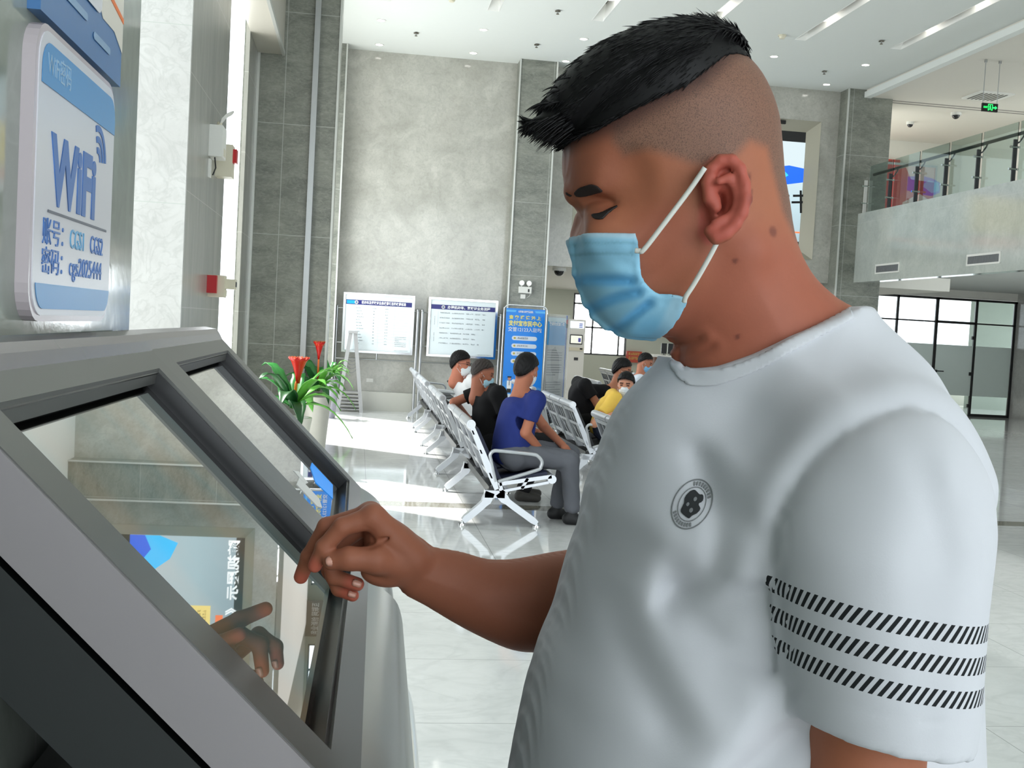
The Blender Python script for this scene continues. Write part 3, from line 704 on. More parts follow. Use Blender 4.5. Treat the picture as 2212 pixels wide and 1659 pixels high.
# A-frame ladder folded out beside the wall
t = thing('step_ladder', (-.05, 18.3, 0), 'grey aluminium step ladder standing in front of the left board', 'ladder')
M_alu = mat('aluminium', (158, 158, 158), .4, .6, var=.04)
for x0, x1, nm in ((-.255, -.1, 'rail'), (.125, -.03, 'rail')):
    for yy in (18.1, 18.42): B().hexa([(x0-.03, yy, 0), (x0+.03, yy, 0), (x0+.03, yy+.025, 0), (x0-.03, yy+.025, 0), (x1-.03, 18.24+(yy-18.1)*.2, 1.28), (x1+.03, 18.24+(yy-18.1)*.2, 1.28), (x1+.03, 18.265+(yy-18.1)*.2, 1.28), (x1-.03, 18.265+(yy-18.1)*.2, 1.28)]).obj(nm, M_alu, t)
B().box(-.14, .01, 18.2, 18.36, 1.26, 1.3).obj('top_step', M_alu, t)
for i in range(6):
    z = .04+i*.055; B().box(-.24+z*.1, .11-z*.1, 18.12, 18.42, z, z+.012).obj('step', M_alu, t)
for i in range(4):
    z = .86-i*.05; P = [(-.155+.19*u, 18.26, z-(.05+.012*i)*math.sin(math.pi*u)) for u in np.linspace(0, 1, 9)]
    B().tube(P, .003, 6).obj('cord', M_ink, t)
o = B().box(.19, .3, 18.77, 18.78, .46, .52).box(.2, .24, 18.765, 18.77, .475, .505).box(.25, .29, 18.765, 18.77, .475, .505).obj('wall_socket', M_white, org=(.24, 18.77, .46)); tag(o, 'small white wall socket behind the ladder', 'socket')
# emergency lamp on the slate pillar
t = thing('emergency_light', (2.7, 18.42, 2.05), 'white twin-head emergency light on the slate pillar over the blue poster', 'emergency light')
B().box(2.6, 2.81, 18.36, 18.42, 2.07, 2.175).obj('body', M_white, t, bevel=.008)
for x in (2.645, 2.765): B().cyl((x, 18.36, 2.235), (x, 18.4, 2.235), .045, 18).cyl((x, 18.39, 2.17), (x, 18.39, 2.21), .01, 8).obj('lamp_head', M_white, t, auto=True); B().cyl((x, 18.355, 2.235), (x, 18.36, 2.235), .034, 16).obj('lens', M_chrome, t)
B().box(2.75, 2.775, 18.355, 18.36, 2.09, 2.14).obj('indicator', M_black, t)
B().box(2.64, 2.72, 18.4, 18.42, 1.98, 2.05).obj('socket', M_white, t)
B().tube([(2.8, 18.41, 2.07), (2.79, 18.41, 2.03), (2.73, 18.41, 1.985)], .004, 6).obj('cord', M_white, t)
# ------------------------------------------------------------------ blue poster stand
M_blue = mat('poster_blue', (0, 132, 232), .35, var=0); M_yel = mat('poster_yellow', (236, 226, 120), .4, var=0); M_pale = mat('poster_pale', (214, 224, 236), .4, var=0)
YP = 16.6; c0, c1 = PY(1094, 665, YP), PY(1178, 672, YP); x0, x1 = c0.x, c1.x; zt = c0.z; W = x1-x0
t = thing('poster_stand', ((x0+x1)/2, YP, 0), 'tall bright blue poster in a rounded chrome floor stand', 'poster stand')
B().box(x0, x1, YP-.01, YP+.01, .2, zt).obj('poster', M_blue, t)
B().box(x0, x1, YP-.0125, YP-.01, .2, .55).obj('poster_foot', M_pale, t)
B().prism([(x0, YP-.0135, .5), (x0, YP-.0135, .66), (x0+W*.12, YP-.0135, .73), (x0+W*.35, YP-.0135, .6), (x0+W*.62, YP-.0135, .56), (x0+W*.9, YP-.0135, .62), (x1, YP-.0135, .6), (x1, YP-.0135, .5)], (0, .002, 0)).obj('poster_wave', mat('poster_mid', (70, 150, 225), .4, var=0), t)
link('headline', text('支付宝市民中心', .085, (x0+W*.5, YP-.013, zt-.225), (1, 0, 0), (0, 0, 1), W*.86, bold=.003), t, M_yel)
link('headline', text('查 交 通 违 法 上', .06, (x0+W*.49, YP-.013, zt-.135), (1, 0, 0), (0, 0, 1), W*.82, bold=.002), t, M_yel)
link('headline', text('交管12123入驻啦', .07, (x0+W*.5, YP-.013, zt-.315), (1, 0, 0), (0, 0, 1), W*.86, bold=.001), t, M_pale)
link('headline', text('山东省公安交警总队', .035, (x0+W*.5, YP-.013, zt-.045), (1, 0, 0), (0, 0, 1), W*.38, bold=.001), t, M_wink)
for a, c, s_ in ((0, .26, 1), (.73, 1, -1)):
    B().prism([(x0+W*a, YP-.012, zt-.025), (x0+W*c, YP-.012, zt-.025), (x0+W*(c-.02*s_ if a == 0 else c), YP-.012, zt-.055), (x0+W*(a if a == 0 else a+.03), YP-.012, zt-.055)], (0, .002, 0)).obj('ribbon', mat('poster_sky', (90, 180, 240), .4, var=0), t)
for k in range(4):
    z = zt-.44-k*.115; P = [(x0+W*.5+W*.27*sx+.032*math.cos(a_), YP-.0125, z+.032*math.sin(a_)) for sx, rng in ((1, (-90, 90)), (-1, (90, 270))) for a_ in np.radians(np.linspace(*rng, 7))]
    B().prism(P, (0, .002, 0)).obj('pill', M_pale, t)
    b = B(); ticks(b, x0+W*.33, x0+W*(.6+.1*(k == 2)), z-.012, .026, YP-.0155, 6+3*(k == 2)); b.obj('pill_lettering', M_ink, t)
    B().cyl((x0+W*.25, YP-.0155, z), (x0+W*.25, YP-.012, z), .016, 10).obj('pill_dot', mat('poster_gold', (190, 170, 60), .4, var=0), t)
b = B(); px_ = x0+W*.17   # small printed officer at the poster foot
B().box(px_-.035, px_+.035, YP-.0145, YP-.0125, .58, .7).obj('printed_shirt', M_wink, t)
B().cyl((px_, YP-.0145, .73), (px_, YP-.0125, .73), .024, 14).obj('printed_head', mat('skin_print', (205, 140, 110), .5, var=0), t)
B().box(px_-.03, px_+.03, YP-.0155, YP-.0125, .745, .765).box(px_-.03, px_+.03, YP-.0155, YP-.0125, .52, .58).box(px_-.004, px_+.004, YP-.0155, YP-.0125, .63, .7).obj('printed_uniform', M_black, t)
fr = [(x0-.03, YP, .02), (x0-.03, YP, zt+.0)] + [(x0-.03+.09*(1-math.cos(a_)), YP, zt-.02+.07*math.sin(a_)) for a_ in np.linspace(.3, math.pi/2, 5)] + [(x1+.03-.09*(1-math.sin(a_)), YP, zt-.02+.07*math.cos(a_)) for a_ in np.linspace(0, 1.3, 5)] + [(x1+.03, YP, zt-.06), (x1+.03, YP, .02)]
B().tube(fr, .013, 10).obj('frame', M_chrome, t, auto=True)
for xx in (x0-.03, x1+.03): B().tube([(xx, YP-.25, .015), (xx, YP, .03), (xx, YP+.25, .015)], .014, 8).obj('foot', M_chrome, t, auto=True)
# second stand wrapped in clear film, seen at an angle
YQ = 16.0; a0 = PY(1183, 682, YQ); a1 = PY(1224, 682, YQ+.35); zt = a0.z
rt = Vector((a1.x-a0.x, a1.y-a0.y, 0)); L = rt.length; rt.normalize(); nn = Vector((rt.y, -rt.x, 0))
t = thing('banner_stand', (a0.x, YQ, 0), 'blue and grey banner on a stand wrapped in clear plastic film', 'banner stand')
def pan(u0, u1, z0, z1, d, m, nm, par=None):
    p = [Vector((a0.x, YQ, 0))+rt*(L*u)+nn*d for u in (u0, u1)]
    return B().prism([(*p[0].xy, z0), (*p[1].xy, z0), (*p[1].xy, z1), (*p[0].xy, z1)], nn*.002).obj(nm, m, par or t)
M_ban = mat('banner_grey', (176, 178, 178), .4, var=.02); pan(0, 1, .2, zt, 0, M_ban, 'banner')
pan(.02, .98, zt-.42, zt-.02, .003, mat('banner_blue', (62, 148, 205), .35, var=.05), 'banner_image')
b = B(); zz = zt-.06
P = [Vector((a0.x, YQ, 0))+rt*(L*u)+nn*.006 for u in np.linspace(.02, .98, 12)]
b.prism([(*p.xy, zz-.03*(.4+.6*abs(math.sin(i*1.3)))) for i, p in enumerate(P)]+[(*p.xy, zt-.02) for p in P[::-1]], nn*.001); b.obj('banner_wave', mat('wave_pale', (190, 214, 222), .4, var=0), t)
link('headline', text('交通安全宣传栏', .05, Vector((a0.x, YQ, zt-.115))+rt*L*.5+nn*.007, rt, (0, 0, 1), L*.8, bold=.001), t, M_wink)
b = B()
for r in range(20):
    if r in (5, 11, 12): continue
    z = zt-.5-r*.036; p0 = Vector((a0.x, YQ, 0))+rt*L*.08+nn*.004; p1 = p0+rt*L*(.78-.3*((r*7) % 5 == 0)); b.prism([(*p0.xy, z), (*p1.xy, z), (*p1.xy, z+.012), (*p0.xy, z+.012)], nn*.001)
b.obj('small_lettering', mat('banner_ink', (120, 124, 128), .5, var=0), t)
M_film = mat('plastic_film', (235, 240, 242), .08, var=0, alpha=.28, bump=.6, vscale=5)
f = B(); P = []
for i in range(11):
    for j in range(7):
        u, v = j/6, i/10; d = .03+.03*math.sin(6*u+3*v)+.02*math.sin(9*v); P.append(Vector((a0.x, YQ, .18+(zt-.15)*v))+rt*(L*(u*1.1-.05))+nn*d)
vv = f._v(P)
for i in range(10):
    for j in range(6): f.bm.faces.new((vv[i*7+j], vv[i*7+j+1], vv[i*7+j+8], vv[i*7+j+7]))
f.obj('plastic_film', M_film, t, smooth=True)
for u in (-.03, 1.03):
    p = Vector((a0.x, YQ, 0))+rt*L*u; B().cyl((p.x, p.y, 0), (p.x, p.y, zt+.02), .012, 10).obj('pole', mat('pole_blue', (66, 96, 160), .4, .3, var=0) if u > 1 else M_steel, t)
p = Vector((a0.x, YQ, 0))+rt*L*1.03
B().cyl((p.x, p.y, zt-.1), (p.x, p.y, zt-.04), .02, 10).obj('end_cap', M_red, t); B().cyl((p.x, p.y, zt-.16), (p.x, p.y, zt-.1), .02, 10).obj('clamp', M_black, t)
for s_ in (-1, 1): p0 = Vector((a0.x, YQ, .02))+rt*L*.5; B().tube([p0, p0+nn*.3*s_+Vector((0, 0, -.005))], .012, 8).obj('foot', M_steel, t)
# white self-service machine in the lobby
YK = 27.6; a0 = PY(1229, 689, YK); a1 = PY(1266, 690, YK); x0, x1, zt = a0.x, a1.x, a0.z; W = x1-x0
t = thing('service_machine', ((x0+x1)/2, YK, 0), 'tall white self-service machine beside the lobby window', 'self-service machine')
B().box(x0, x1, YK, YK+.5, 0, zt).obj('body', M_white, t, bevel=.02)
B().box(x0+W*.1, x1-W*.1, YK-.01, YK, zt-.22, zt-.05).obj('upper_display', mat('display_white', (240, 246, 255), .3, var=0, emit=(225, 238, 255), estr=.9), t)
B().box(x0+W*.12, x1-W*.15, YK-.02, YK, zt-.62, zt-.38).obj('screen_frame', M_black, t)
B().box(x0+W*.17, x1-W*.2, YK-.025, YK-.02, zt-.595, zt-.405).obj('screen', mat('screen_cream', (228, 230, 220), .3, var=0, emit=(230, 230, 215), estr=.6), t)
for z in (zt-.12, zt-.16, zt-.2): B().box(x0+W*.62, x0+W*.82, YK-.012, YK-.01, z, z+.022).obj('display_text', mat('display_blue', (70, 110, 210), .4, var=0), t)
B().box(x0+W*.6, x0+W*.75, YK-.028, YK-.025, zt-.56, zt-.46).obj('screen_button', mat('display_violet', (96, 92, 190), .4, var=0), t)
B().box(x0+W*.1, x1-W*.08, YK-.03, YK, zt-.78, zt-.7).obj('tray', M_cream, t)
B().box(x0+W*.72, x0+W*.87, YK-.035, YK-.03, zt-.75, zt-.71).obj('card_slot', M_black, t); B().box(x0+W*.42, x0+W*.66, YK-.01, YK, zt-1.02, zt-.95).obj('label_plate', M_dark, t)
# red notice and service counter in the lobby
a0 = PY(1354, 758, 28.9); a1 = PY(1385, 784, 28.9)
o = B().box(a0.x, a1.x, 28.88, 28.99, a1.z, a0.z).obj('red_notice', mat('notice_red', (190, 78, 58), .5, var=.05), org=(a0.x, 28.9, a1.z)); tag(o, 'small red notice board on the lobby wall above the seated people', 'notice')
b = B(); ticks(b, a0.x+.05, a1.x-.05, a0.z-.1, .06, 28.875, 6); ticks(b, a0.x+.06, a1.x-.05, a0.z-.22, .07, 28.875, 8); b.obj('lettering', M_yel, o)
sg = thing('service_sign', (7.3, 28.6, 1.7), 'grey hanging sign with white lettering over the lobby service counter', 'sign')
a0 = PY(1392, 628, 28.5); a1 = PY(1462, 712, 28.5)
B().box(a0.x, a1.x, 28.5, 28.56, a1.z, a0.z).obj('panel', mat('sign_grey', (112, 104, 98), .4, var=0), sg)
wd = a1.x-a0.x; hh = a0.z-a1.z
link('lettering', text('互联网 创新业务', .2, (a0.x+wd*.5, 28.495, a1.z+hh*.66), (1, 0, 0), (0, 0, 1), wd*.88), sg, M_wink)
link('lettering', text('自助服务区', .2, (a0.x+wd*.56, 28.495, a1.z+hh*.32), (1, 0, 0), (0, 0, 1), wd*.6), sg, M_wink)
for xx in (a0.x+.1, a1.x-.1): B().cyl((xx, 28.53, a0.z), (xx, 28.53, 2.57), .012, 8).obj('hanging_rod', M_steel, sg)
a0 = PY(1412, 766, 24); t = thing('service_counter', (a0.x+1, 24, 0), 'white service counter edge at the back of the lobby', 'counter')
B().box(a0.x, a0.x+2.4, 24, 24.7, a0.z-.05, a0.z).obj('countertop', M_white, t); B().box(a0.x+.05, a0.x+2.35, 24.1, 24.65, 0, a0.z-.05).obj('base', mat('counter_wood', (122, 84, 66), .5, var=.1), t)
for px, l in ((1434, 'left of two black monitors on the lobby counter'), (1448, 'right of two black monitors on the lobby counter')):
    c = PY(px, 755, 24.2); t = thing('monitor', (c.x, 24.2, a0.z), l, 'monitor'); B().box(c.x-.06, c.x+.06, 24.18, 24.22, a0.z+.03, a0.z+.26).obj('screen', M_black, t); B().box(c.x-.04, c.x+.04, 24.15, 24.25, a0.z, a0.z+.01).box(c.x-.01, c.x+.01, 24.19, 24.21, a0.z+.01, a0.z+.05).obj('stand', M_dark, t)
# ------------------------------------------------------------------ video wall in its bevelled recess
t = thing('video_wall', ((LX0+LX1)/2, 18.9, LZ0), 'large framed video screen high on the wall behind the man', 'video screen')
M_bev = mat('bevel_panel', (172, 168, 152), .22, .1, var=.01)
ix0, ix1, iz0, iz1 = LX0+.2, LX1-.2, LZ0+.17, LZ1-.17
o4 = [(LX0, 18.77, LZ0), (LX1, 18.77, LZ0), (LX1, 18.77, LZ1), (LX0, 18.77, LZ1)]; i4 = [(ix0, 18.93, iz0), (ix1, 18.93, iz0), (ix1, 18.93, iz1), (ix0, 18.93, iz1)]
b = B(); rings = [o4, i4, [(x, 18.99, z) for x, _, z in i4], [(x, 18.99, z) for x, _, z in o4]]; rings.append(rings[0]); b.loft(rings, cap=False); b.obj('bezel', M_bev, t)
B().box(ix0, ix1, 18.93, 18.98, iz0, iz1).obj('screen_panel', M_dark, t)
sz0, sz1 = iz0+.14, iz1-.18
m = bpy.data.materials.new('video_image'); m.use_nodes = True; q = NT(m); co = q.new('ShaderNodeTexCoord'); sp_ = q.new('ShaderNodeSeparateXYZ'); q.link(co.outputs['Object'], sp_.inputs[0])
c = q.ramp(q.math('ADD', q.math('MULTIPLY', sp_.outputs[2], .5), q.math('MULTIPLY', q.noise(1.2, 4, .5, co.outputs['Object']), .25)), [(.15, lin((168, 190, 200))), (.6, lin((205, 232, 240))), (.95, lin((226, 243, 248)))])
q.b.inputs['Base Color'].default_value = (.02, .02, .02, 1); q.link(c, q.b.inputs['Emission Color']); q.b.inputs['Emission Strength'].default_value = 1.0; q.b.inputs['Roughness'].default_value = .4
B().box(ix0, ix1, 18.92, 18.93, sz0, sz1).obj('image', m, t)
def scr(pts, m, nm='image_patch', y=18.918):
    W, H = ix1-ix0, sz1-sz0; B().prism([(ix0+W*u, y, sz0+H*v) for u, v in pts], (0, .002, 0)).obj(nm, m, t)
eb = lambda n_, c_, s_=1.: mat(n_, c_, .5, var=0, emit=c_, estr=s_)
E_blue, E_cy, E_yel, E_or, E_ink = eb('led_blue', (30, 96, 225)), eb('led_cyan', (60, 190, 250)), eb('led_yellow', (236, 214, 130)), eb('led_orange', (240, 120, 70)), mat('led_ink', (8, 8, 14), .5, var=0)
scr([(0, .72), (.03, .55), (.1, .62), (.16, .8), (.2, 1), (0, 1)], E_cy); scr([(0, .86), (.06, .8), (.12, .9), (.14, 1), (0, 1)], E_blue, y=18.916)
scr([(.84, .60), (.88, .56), (.93, .57), (1, .60), (1, .74), (.93, .76), (.88, .74), (.84, .70)], E_blue); scr([(.845, .62), (.88, .59), (.93, .66), (.9, .72), (.85, .7)], E_cy, y=18.916)
scr([(.3, .22), (.62, .22), (.62, .62), (.3, .62)], E_yel); scr([(.3, .62), (.62, .62), (.62, .65), (.3, .65)], E_blue); scr([(.34, .1), (.6, .1), (.6, .17), (.34, .17)], E_or)
b = B(); W, H = ix1-ix0, sz1-sz0
for r in range(7):
    z = sz0+H*(.26+r*.05); ticks(b, ix0+W*.32, ix0+W*.56, z, H*.03, 18.914, 18)
b.obj('image_table', mat('led_brown', (150, 126, 60), .5, var=0, emit=(150, 126, 60), estr=.5), t)
qq = PY(1708, 440, 18.9); link('image_writing', text('文书', .42, (qq.x, 18.915, qq.z), (1, 0, .08), (-.08, 0, 1), bold=.004), t, E_ink)
scr([(.35, .055), (1, .085), (1, .1), (.35, .07)], E_or, y=18.916); scr([(.8, .06), (.87, .063), (.87, .075), (.8, .072)], E_yel, y=18.914)
link('subtitle', text('随视展示《省看联系》文书”', .2, (ix0+W*.42, 18.915, sz0+.02), (1, 0, 0), (0, 0, 1), W*.82, bold=.006), t, eb('led_white', (240, 244, 246), 1))
B().box(7.0-.35, 7.13, 18.74, 18.79, 5.25, 5.31).obj('sensor_bar', M_black, t)
# ------------------------------------------------------------------ alarm gear on the left wall
t = thing('emergency_light', (-1.2, 9.08, 2.75), 'white emergency light with tilted lamp seen side-on on the left wall', 'emergency light')
B().box(-1.2, -1.1, 8.98, 9.24, 2.68, 2.92).obj('body', M_white, t, bevel=.012)
B().cyl((-1.14, 9.1, 2.92), (-1.14, 9.1, 2.96), .02, 10).obj('joint', M_cream, t)
B().loft([[(-1.13+dx+r*math.cos(a_)*.4, 9.1+r*math.sin(a_), 2.95+dz+.35*r*math.cos(a_)) for a_ in np.linspace(0, 2*math.pi, 14, endpoint=False)] for dx, dz, r in ((0, 0, .03), (.02, .04, .06), (.05, .07, .07), (.07, .08, .065))]).obj('lamp_head', M_white, t, auto=True)
B().box(-1.102, -1.097, 9.1, 9.2, 2.7, 2.76).obj('indicator', M_cream, t)
B().box(-1.2, -1.185, 9.0, 9.08, 2.52, 2.66).obj('socket', M_white, t); B().tube([(-1.16, 9.05, 2.68), (-1.15, 9.06, 2.6), (-1.17, 9.05, 2.54)], .006, 6).obj('cord', M_black, t)
t = thing('fire_alarm', (-1.2, 9.5, 2.6), 'cream alarm unit with red lens behind the side-on emergency light', 'fire alarm')
B().box(-1.2, -1.07, 9.42, 9.6, 2.58, 2.84).obj('body', M_cream, t, bevel=.01); B().box(-1.07, -1.04, 9.46, 9.56, 2.7, 2.81).obj('lens', M_red, t, bevel=.006)
t = thing('call_point', (-1.2, 9.9, 1.6), 'red and cream alarm call point sticking out of the left wall', 'alarm call point')
p0, p1 = PX(437, 614, -1.16), PX(437, 648, -1.16); yb = 9.2
B().box(-1.2, -1.125, yb, yb+.06, 1.63, 1.77).obj('cover', M_red, t, bevel=.004)
B().box(-1.2, -1.07, yb+.06, yb+.2, 1.6, 1.775).obj('body', M_cream, t, bevel=.008); B().box(-1.07, -.99, yb+.1, yb+.2, 1.67, 1.75).obj('terminal', M_cream, t); B().box(-.99, -.985, yb+.12, yb+.18, 1.69, 1.73).obj('window', M_dark, t); B().box(-1.09, -1.06, yb+.08, yb+.16, 1.61, 1.66).obj('key_box', M_cream, t)
# ------------------------------------------------------------------ potted bromeliads
def leaf(b, base, ang, L, wd, lift, droop, tw=0):
    n_ = 12; rows = []
    for i in range(n_+1):
        u = i/n_; r = L*u; h = lift*math.sin(min(u*1.6, 1.57))-droop*u**2.2*L
        c = Vector((base[0]+math.cos(ang)*r*math.cos(.25*lift)*(.95), base[1]+math.sin(ang)*r*.95, base[2]+h))
        w_ = wd*(math.sin(math.pi*min(1, .12+u*.9))**.7)*(1+.08*math.sin(u*26+ang*3)); s_ = Vector((-math.sin(ang), math.cos(ang), 0))
        dn = Vector((0, 0, w_*.28)); rows.append([c-s_*w_+dn+Vector((0, 0, .006*math.sin(u*30))), c-s_*w_*.5+dn*.3, c, c+s_*w_*.5+dn*.3, c+s_*w_+dn-Vector((0, 0, .006*math.sin(u*28+1)))])
    vs = [b._v(r) for r in rows]
    for i in range(n_):
        for j in range(4): b.bm.faces.new((vs[i][j], vs[i][j+1], vs[i+1][j+1], vs[i+1][j]))
def leafmat(nm, c):
    m = mat(nm, c, .38, var=.14, vscale=9); return m
M_lf = [leafmat('leaf_bright', (96, 172, 62)), leafmat('leaf_green', (40, 120, 48)), leafmat('leaf_dark', (26, 78, 34))]
M_flr = mat('flower_red', (206, 26, 20), .4, var=.12, vscale=30); M_flo = mat('flower_orange', (226, 112, 40), .45, var=.1)
def plant(x, y, z, label, scale, seed, fx, fh, potm, potr=.17, poth=.28, fr=.1):
    rnd = random.Random(seed); t = thing('potted_bromeliad', (x, y, 0), label, 'potted plant', 'potted bromeliads beside the slate pillar')
    n_ = 18; pr = [(potr*.7, 0), (potr*.95, poth*.8), (potr*1.05, poth), (potr*1.05, poth+.02), (potr*.9, poth+.02), (potr*.85, poth-.03)]
    B().loft([[(x+r*math.cos(2*math.pi*k/n_), y+r*math.sin(2*math.pi*k/n_), h) for k in range(n_)] for r, h in pr]).obj('pot', potm, t, auto=True)
    B().cyl((x, y, poth-.03), (x, y, poth-.01), potr*.86, 18).obj('soil', mat('soil', (50, 38, 28), .9, var=.2), t)
    for i in range(15):
        ang = i*2.4+rnd.random()*.4; k = i/14; L = scale*(.56-.2*k+rnd.random()*.08); b = B()
        leaf(b, (x, y, z), ang, L, scale*(.062+.014*rnd.random()), scale*(.16+.34*k), .62-.45*k+.15*rnd.random())
        me = b.mesh('leaf', fix=True); o = link('leaf', me, t, M_lf[(0, 1, 2, 0, 1)[i % 5]], True); md = o.modifiers.new('s', 'SOLIDIFY'); md.thickness = .003
    B().tube([(x, y, z), (x+fx*.5, y, z+(fh-z)*.5), (x+fx, y, fh-.2*scale)], .014*scale, 8).obj('flower_stem', M_flo, t, smooth=True)
    b = B(); N = 26
    prf = [(.018, -.24), (.03, -.16), (.05, -.09), (.072, -.03), (.1, .0)]
    b.loft([[(x+fx+fr/.1*scale*r*(1+(.12*math.sin(k*2.9) if j > 2 else 0))*math.cos(2*math.pi*k/N), y+fr/.1*scale*r*math.sin(2*math.pi*k/N), fh+scale*h+(.014*math.sin(k*2.4) if j > 3 else 0)) for k in range(N)] for j, (r, h) in enumerate(prf)], cap=False)
    o = b.obj('flower', M_flr, t, smooth=True); md = o.modifiers.new('s', 'SOLIDIFY'); md.thickness = .004
    b = B()
    for k in range(22):
        a_ = k*2.4; r = scale*fr*(.3+.7*math.sqrt(k/22)); b.cyl((x+fx+r*.7*math.cos(a_), y+r*.7*math.sin(a_), fh-.03), (x+fx+r*math.cos(a_), y+r*math.sin(a_), fh+.018), .006, 5, .002)
    b.obj('flower_tips', M_flo, t)
M_potw = mat('pot_white', (206, 204, 196), .4, var=.03); M_potg = mat('pot_grey', (140, 140, 150), .4, var=.03)
fa, fb = PY(646, 774, 10.9), PY(690, 740, 12.15)
plant(fa.x-.03, 10.9, .60, 'red bromeliad with broad green leaves in front, nearest the kiosk', 1.0, 3, .03, fa.z, M_potw, .17, .5, .1)
plant(fb.x, 12.15, .70, 'smaller red bromeliad in a white pot behind the front one', .74, 11, .0, fb.z, M_potw, .15, .62, .085)
plant(-.36, 16.9, .62, 'leafy bromeliad in a grey pot beside the ladder', .62, 5, -.3, .86, M_potg, .13, .56, .05)
# ------------------------------------------------------------------ touch-screen kiosks against the left wall
M_kface = mat('kiosk_grey', (88, 89, 86), .33, .35, var=.01)
M_kside = mat('kiosk_silver', (142, 137, 139), .26, .45, var=.01)
M_kblack = mat('kiosk_black', (20, 24, 24), .35, var=0)
def display_mat(nm, tint, s):
    m = bpy.data.materials.new(nm); m.use_nodes = True; q = NT(m); co = q.new('ShaderNodeTexCoord')
    mp = q.new('ShaderNodeMapping'); q.link(co.outputs['Object'], mp.inputs[0]); mp.inputs['Rotation'].default_value = (0, 0, .6); mp.inputs['Scale'].default_value = (2.2, 7, 2)
    n_ = q.noise(.7, 2, .4, mp.outputs[0]); c = q.ramp(n_, [(.38, lin(tint[0])), (.5, lin(tint[1])), (.62, lin(tint[0]))])
    q.b.inputs['Base Color'].default_value = (.008, .01, .012, 1); q.b.inputs['Roughness'].default_value = .015; q.b.inputs['IOR'].default_value = 2.6
    q.b.inputs['Coat Weight'].default_value = 1; q.b.inputs['Coat Roughness'].default_value = .01; q.b.inputs['Coat IOR'].default_value = 2.2
    q.link(c, q.b.inputs['Emission Color']); q.b.inputs['Emission Strength'].default_value = s
    return m
M_disp = display_mat('kiosk_display', ((124, 112, 84), (78, 108, 104)), .5)
M_disp2 = display_mat('kiosk_display_dim', ((110, 116, 112), (96, 108, 110)), .3)
SX = lambda s, d: (-.283+s*.7071-d*.7071, 1.433-s*.7071-d*.7071)      # (x, z) at distance s down the slope, depth d
def kiosk(y0, y1, o0, o1, d0, d1, label, dm):
    t = thing('touch_kiosk', (-.15, (y0+y1)/2, 0), label, 'touch-screen kiosk')
    pf = [(-.31, 1.449), (-.285, 1.44), SX(.015, .0), SX(.43, 0), (.045, 1.112), (.066, 1.088), (.072, 1.05), (.05, 1.0), (.0, .987), (-.31, 1.297)]
    # head in layers: black core, silver end bands, grey face with a real opening
    core = [SX(.01, .058), SX(.425, .058), (.04, 1.06), (.045, 1.03), (.03, .99), (0, .98), (-.31, 1.29), (-.31, 1.375)]
    B().prism([(x, y0+.004, z) for x, z in core], (0, y1-y0-.008, 0)).obj('housing', M_kblack, t)
    # face frame: four pieces of one mesh around the opening
    s0, s1 = .040, .399
    b = B()
    def slab(sa, sb, ya, yb, da=0, db=.03):
        p = [SX(sa, da), SX(sb, da), SX(sb, db), SX(sa, db)]; b.prism([(x, ya, z) for x, z in p], (0, yb-ya, 0))
    slab(.012, s0, y0, y1); slab(s1, .432, y0, y1); slab(s0, s1, y0, o0); slab(s0, s1, o1, y1)
    fo = b.obj('face_frame', M_kface, t)
    pp = [SX(s0, .0005), SX(s0+.011, .017), SX(s0, .019)]
    B().prism([(x, o0, z) for x, z in pp], (0, o1-o0, 0)).obj('top_bevel', M_kface, t)
    for ya, yb in ((y0, y0+.002), (y1-.002, y1)):      # silver end bands
        p = [SX(.0, .001), SX(.44, .001), (.052, 1.098), (.06, 1.06), SX(.44, .05), SX(.0, .05)]; B().prism([(x, ya-.004 if ya == y0 else ya, z) for x, z in p], (0, .006, 0)).obj('end_band', M_kside, t)
    p = [(-.31, 1.449), (-.287, 1.4455), (-.281, 1.437), SX(.012, 0), SX(.012, .055), (-.31, 1.36)]
    B().prism([(x, y0, z) for x, z in p], (0, y1-y0, 0)).obj('top_cap', M_kside, t, bevel=.003)
    P = spl([SX(.432, 0), (.045, 1.114), (.064, 1.095), (.073, 1.06), (.068, 1.02), (.045, .992)], 4, False); Q = [(x-.012, z-.008) for x, z in P[::-1]]
    b = B(); b.loft([[(x, yy, z) for x, z in P+[tuple(v) for v in Q]] for yy in (y0+.002, y1-.002)]); b.obj('front_lip', mat('kiosk_lip', (150, 154, 150), .3, .5, var=0), t, auto=True)
    P = spl([(.06, 1.03), (.085, .99), (.095, .93), (.09, .86), (.06, .8)], 4, False); b = B()
    b.loft([[(x, yy, z) for x, z in [(q_[0], q_[1]) for q_ in P]+[(.0, .8), (.0, 1.0)]] for yy in (y0+.06, y1-.06)]); b.obj('chrome_apron', M_chrome, t, auto=True)
    # recess: black walls, gasket and glass display
    g = B()
    for (sa, sb, ya, yb) in ((s0, s0+.004, o0, o1), (s1-.004, s1, o0, o1), (s0, s1, o0, o0+.004), (s0, s1, o1-.004, o1)):
        pp = [SX(sa, .004), SX(sb, .004), SX(sb, .05), SX(sa, .05)]; g.prism([(x, ya, z) for x, z in pp], (0, yb-ya, 0))
    g.obj('gasket', M_dark, t)
    pp = [SX(s0+.004, .026), SX(s1-.004, .026), SX(s1-.004, .03), SX(s0+.004, .03)]
    B().prism([(x, o0+.004, z) for x, z in pp], (0, o1-o0-.008, 0)).obj('glass_border', mat('glass_black', (7, 7, 8), .12, spec=.25, var=0), t)
    pp = [SX(s0+.018, .0225), SX(s1-.012, .0225), SX(s1-.012, .026), SX(s0+.018, .026)]
    B().prism([(x, d0, z) for x, z in pp], (0, d1-d0, 0)).obj('display', dm, t)
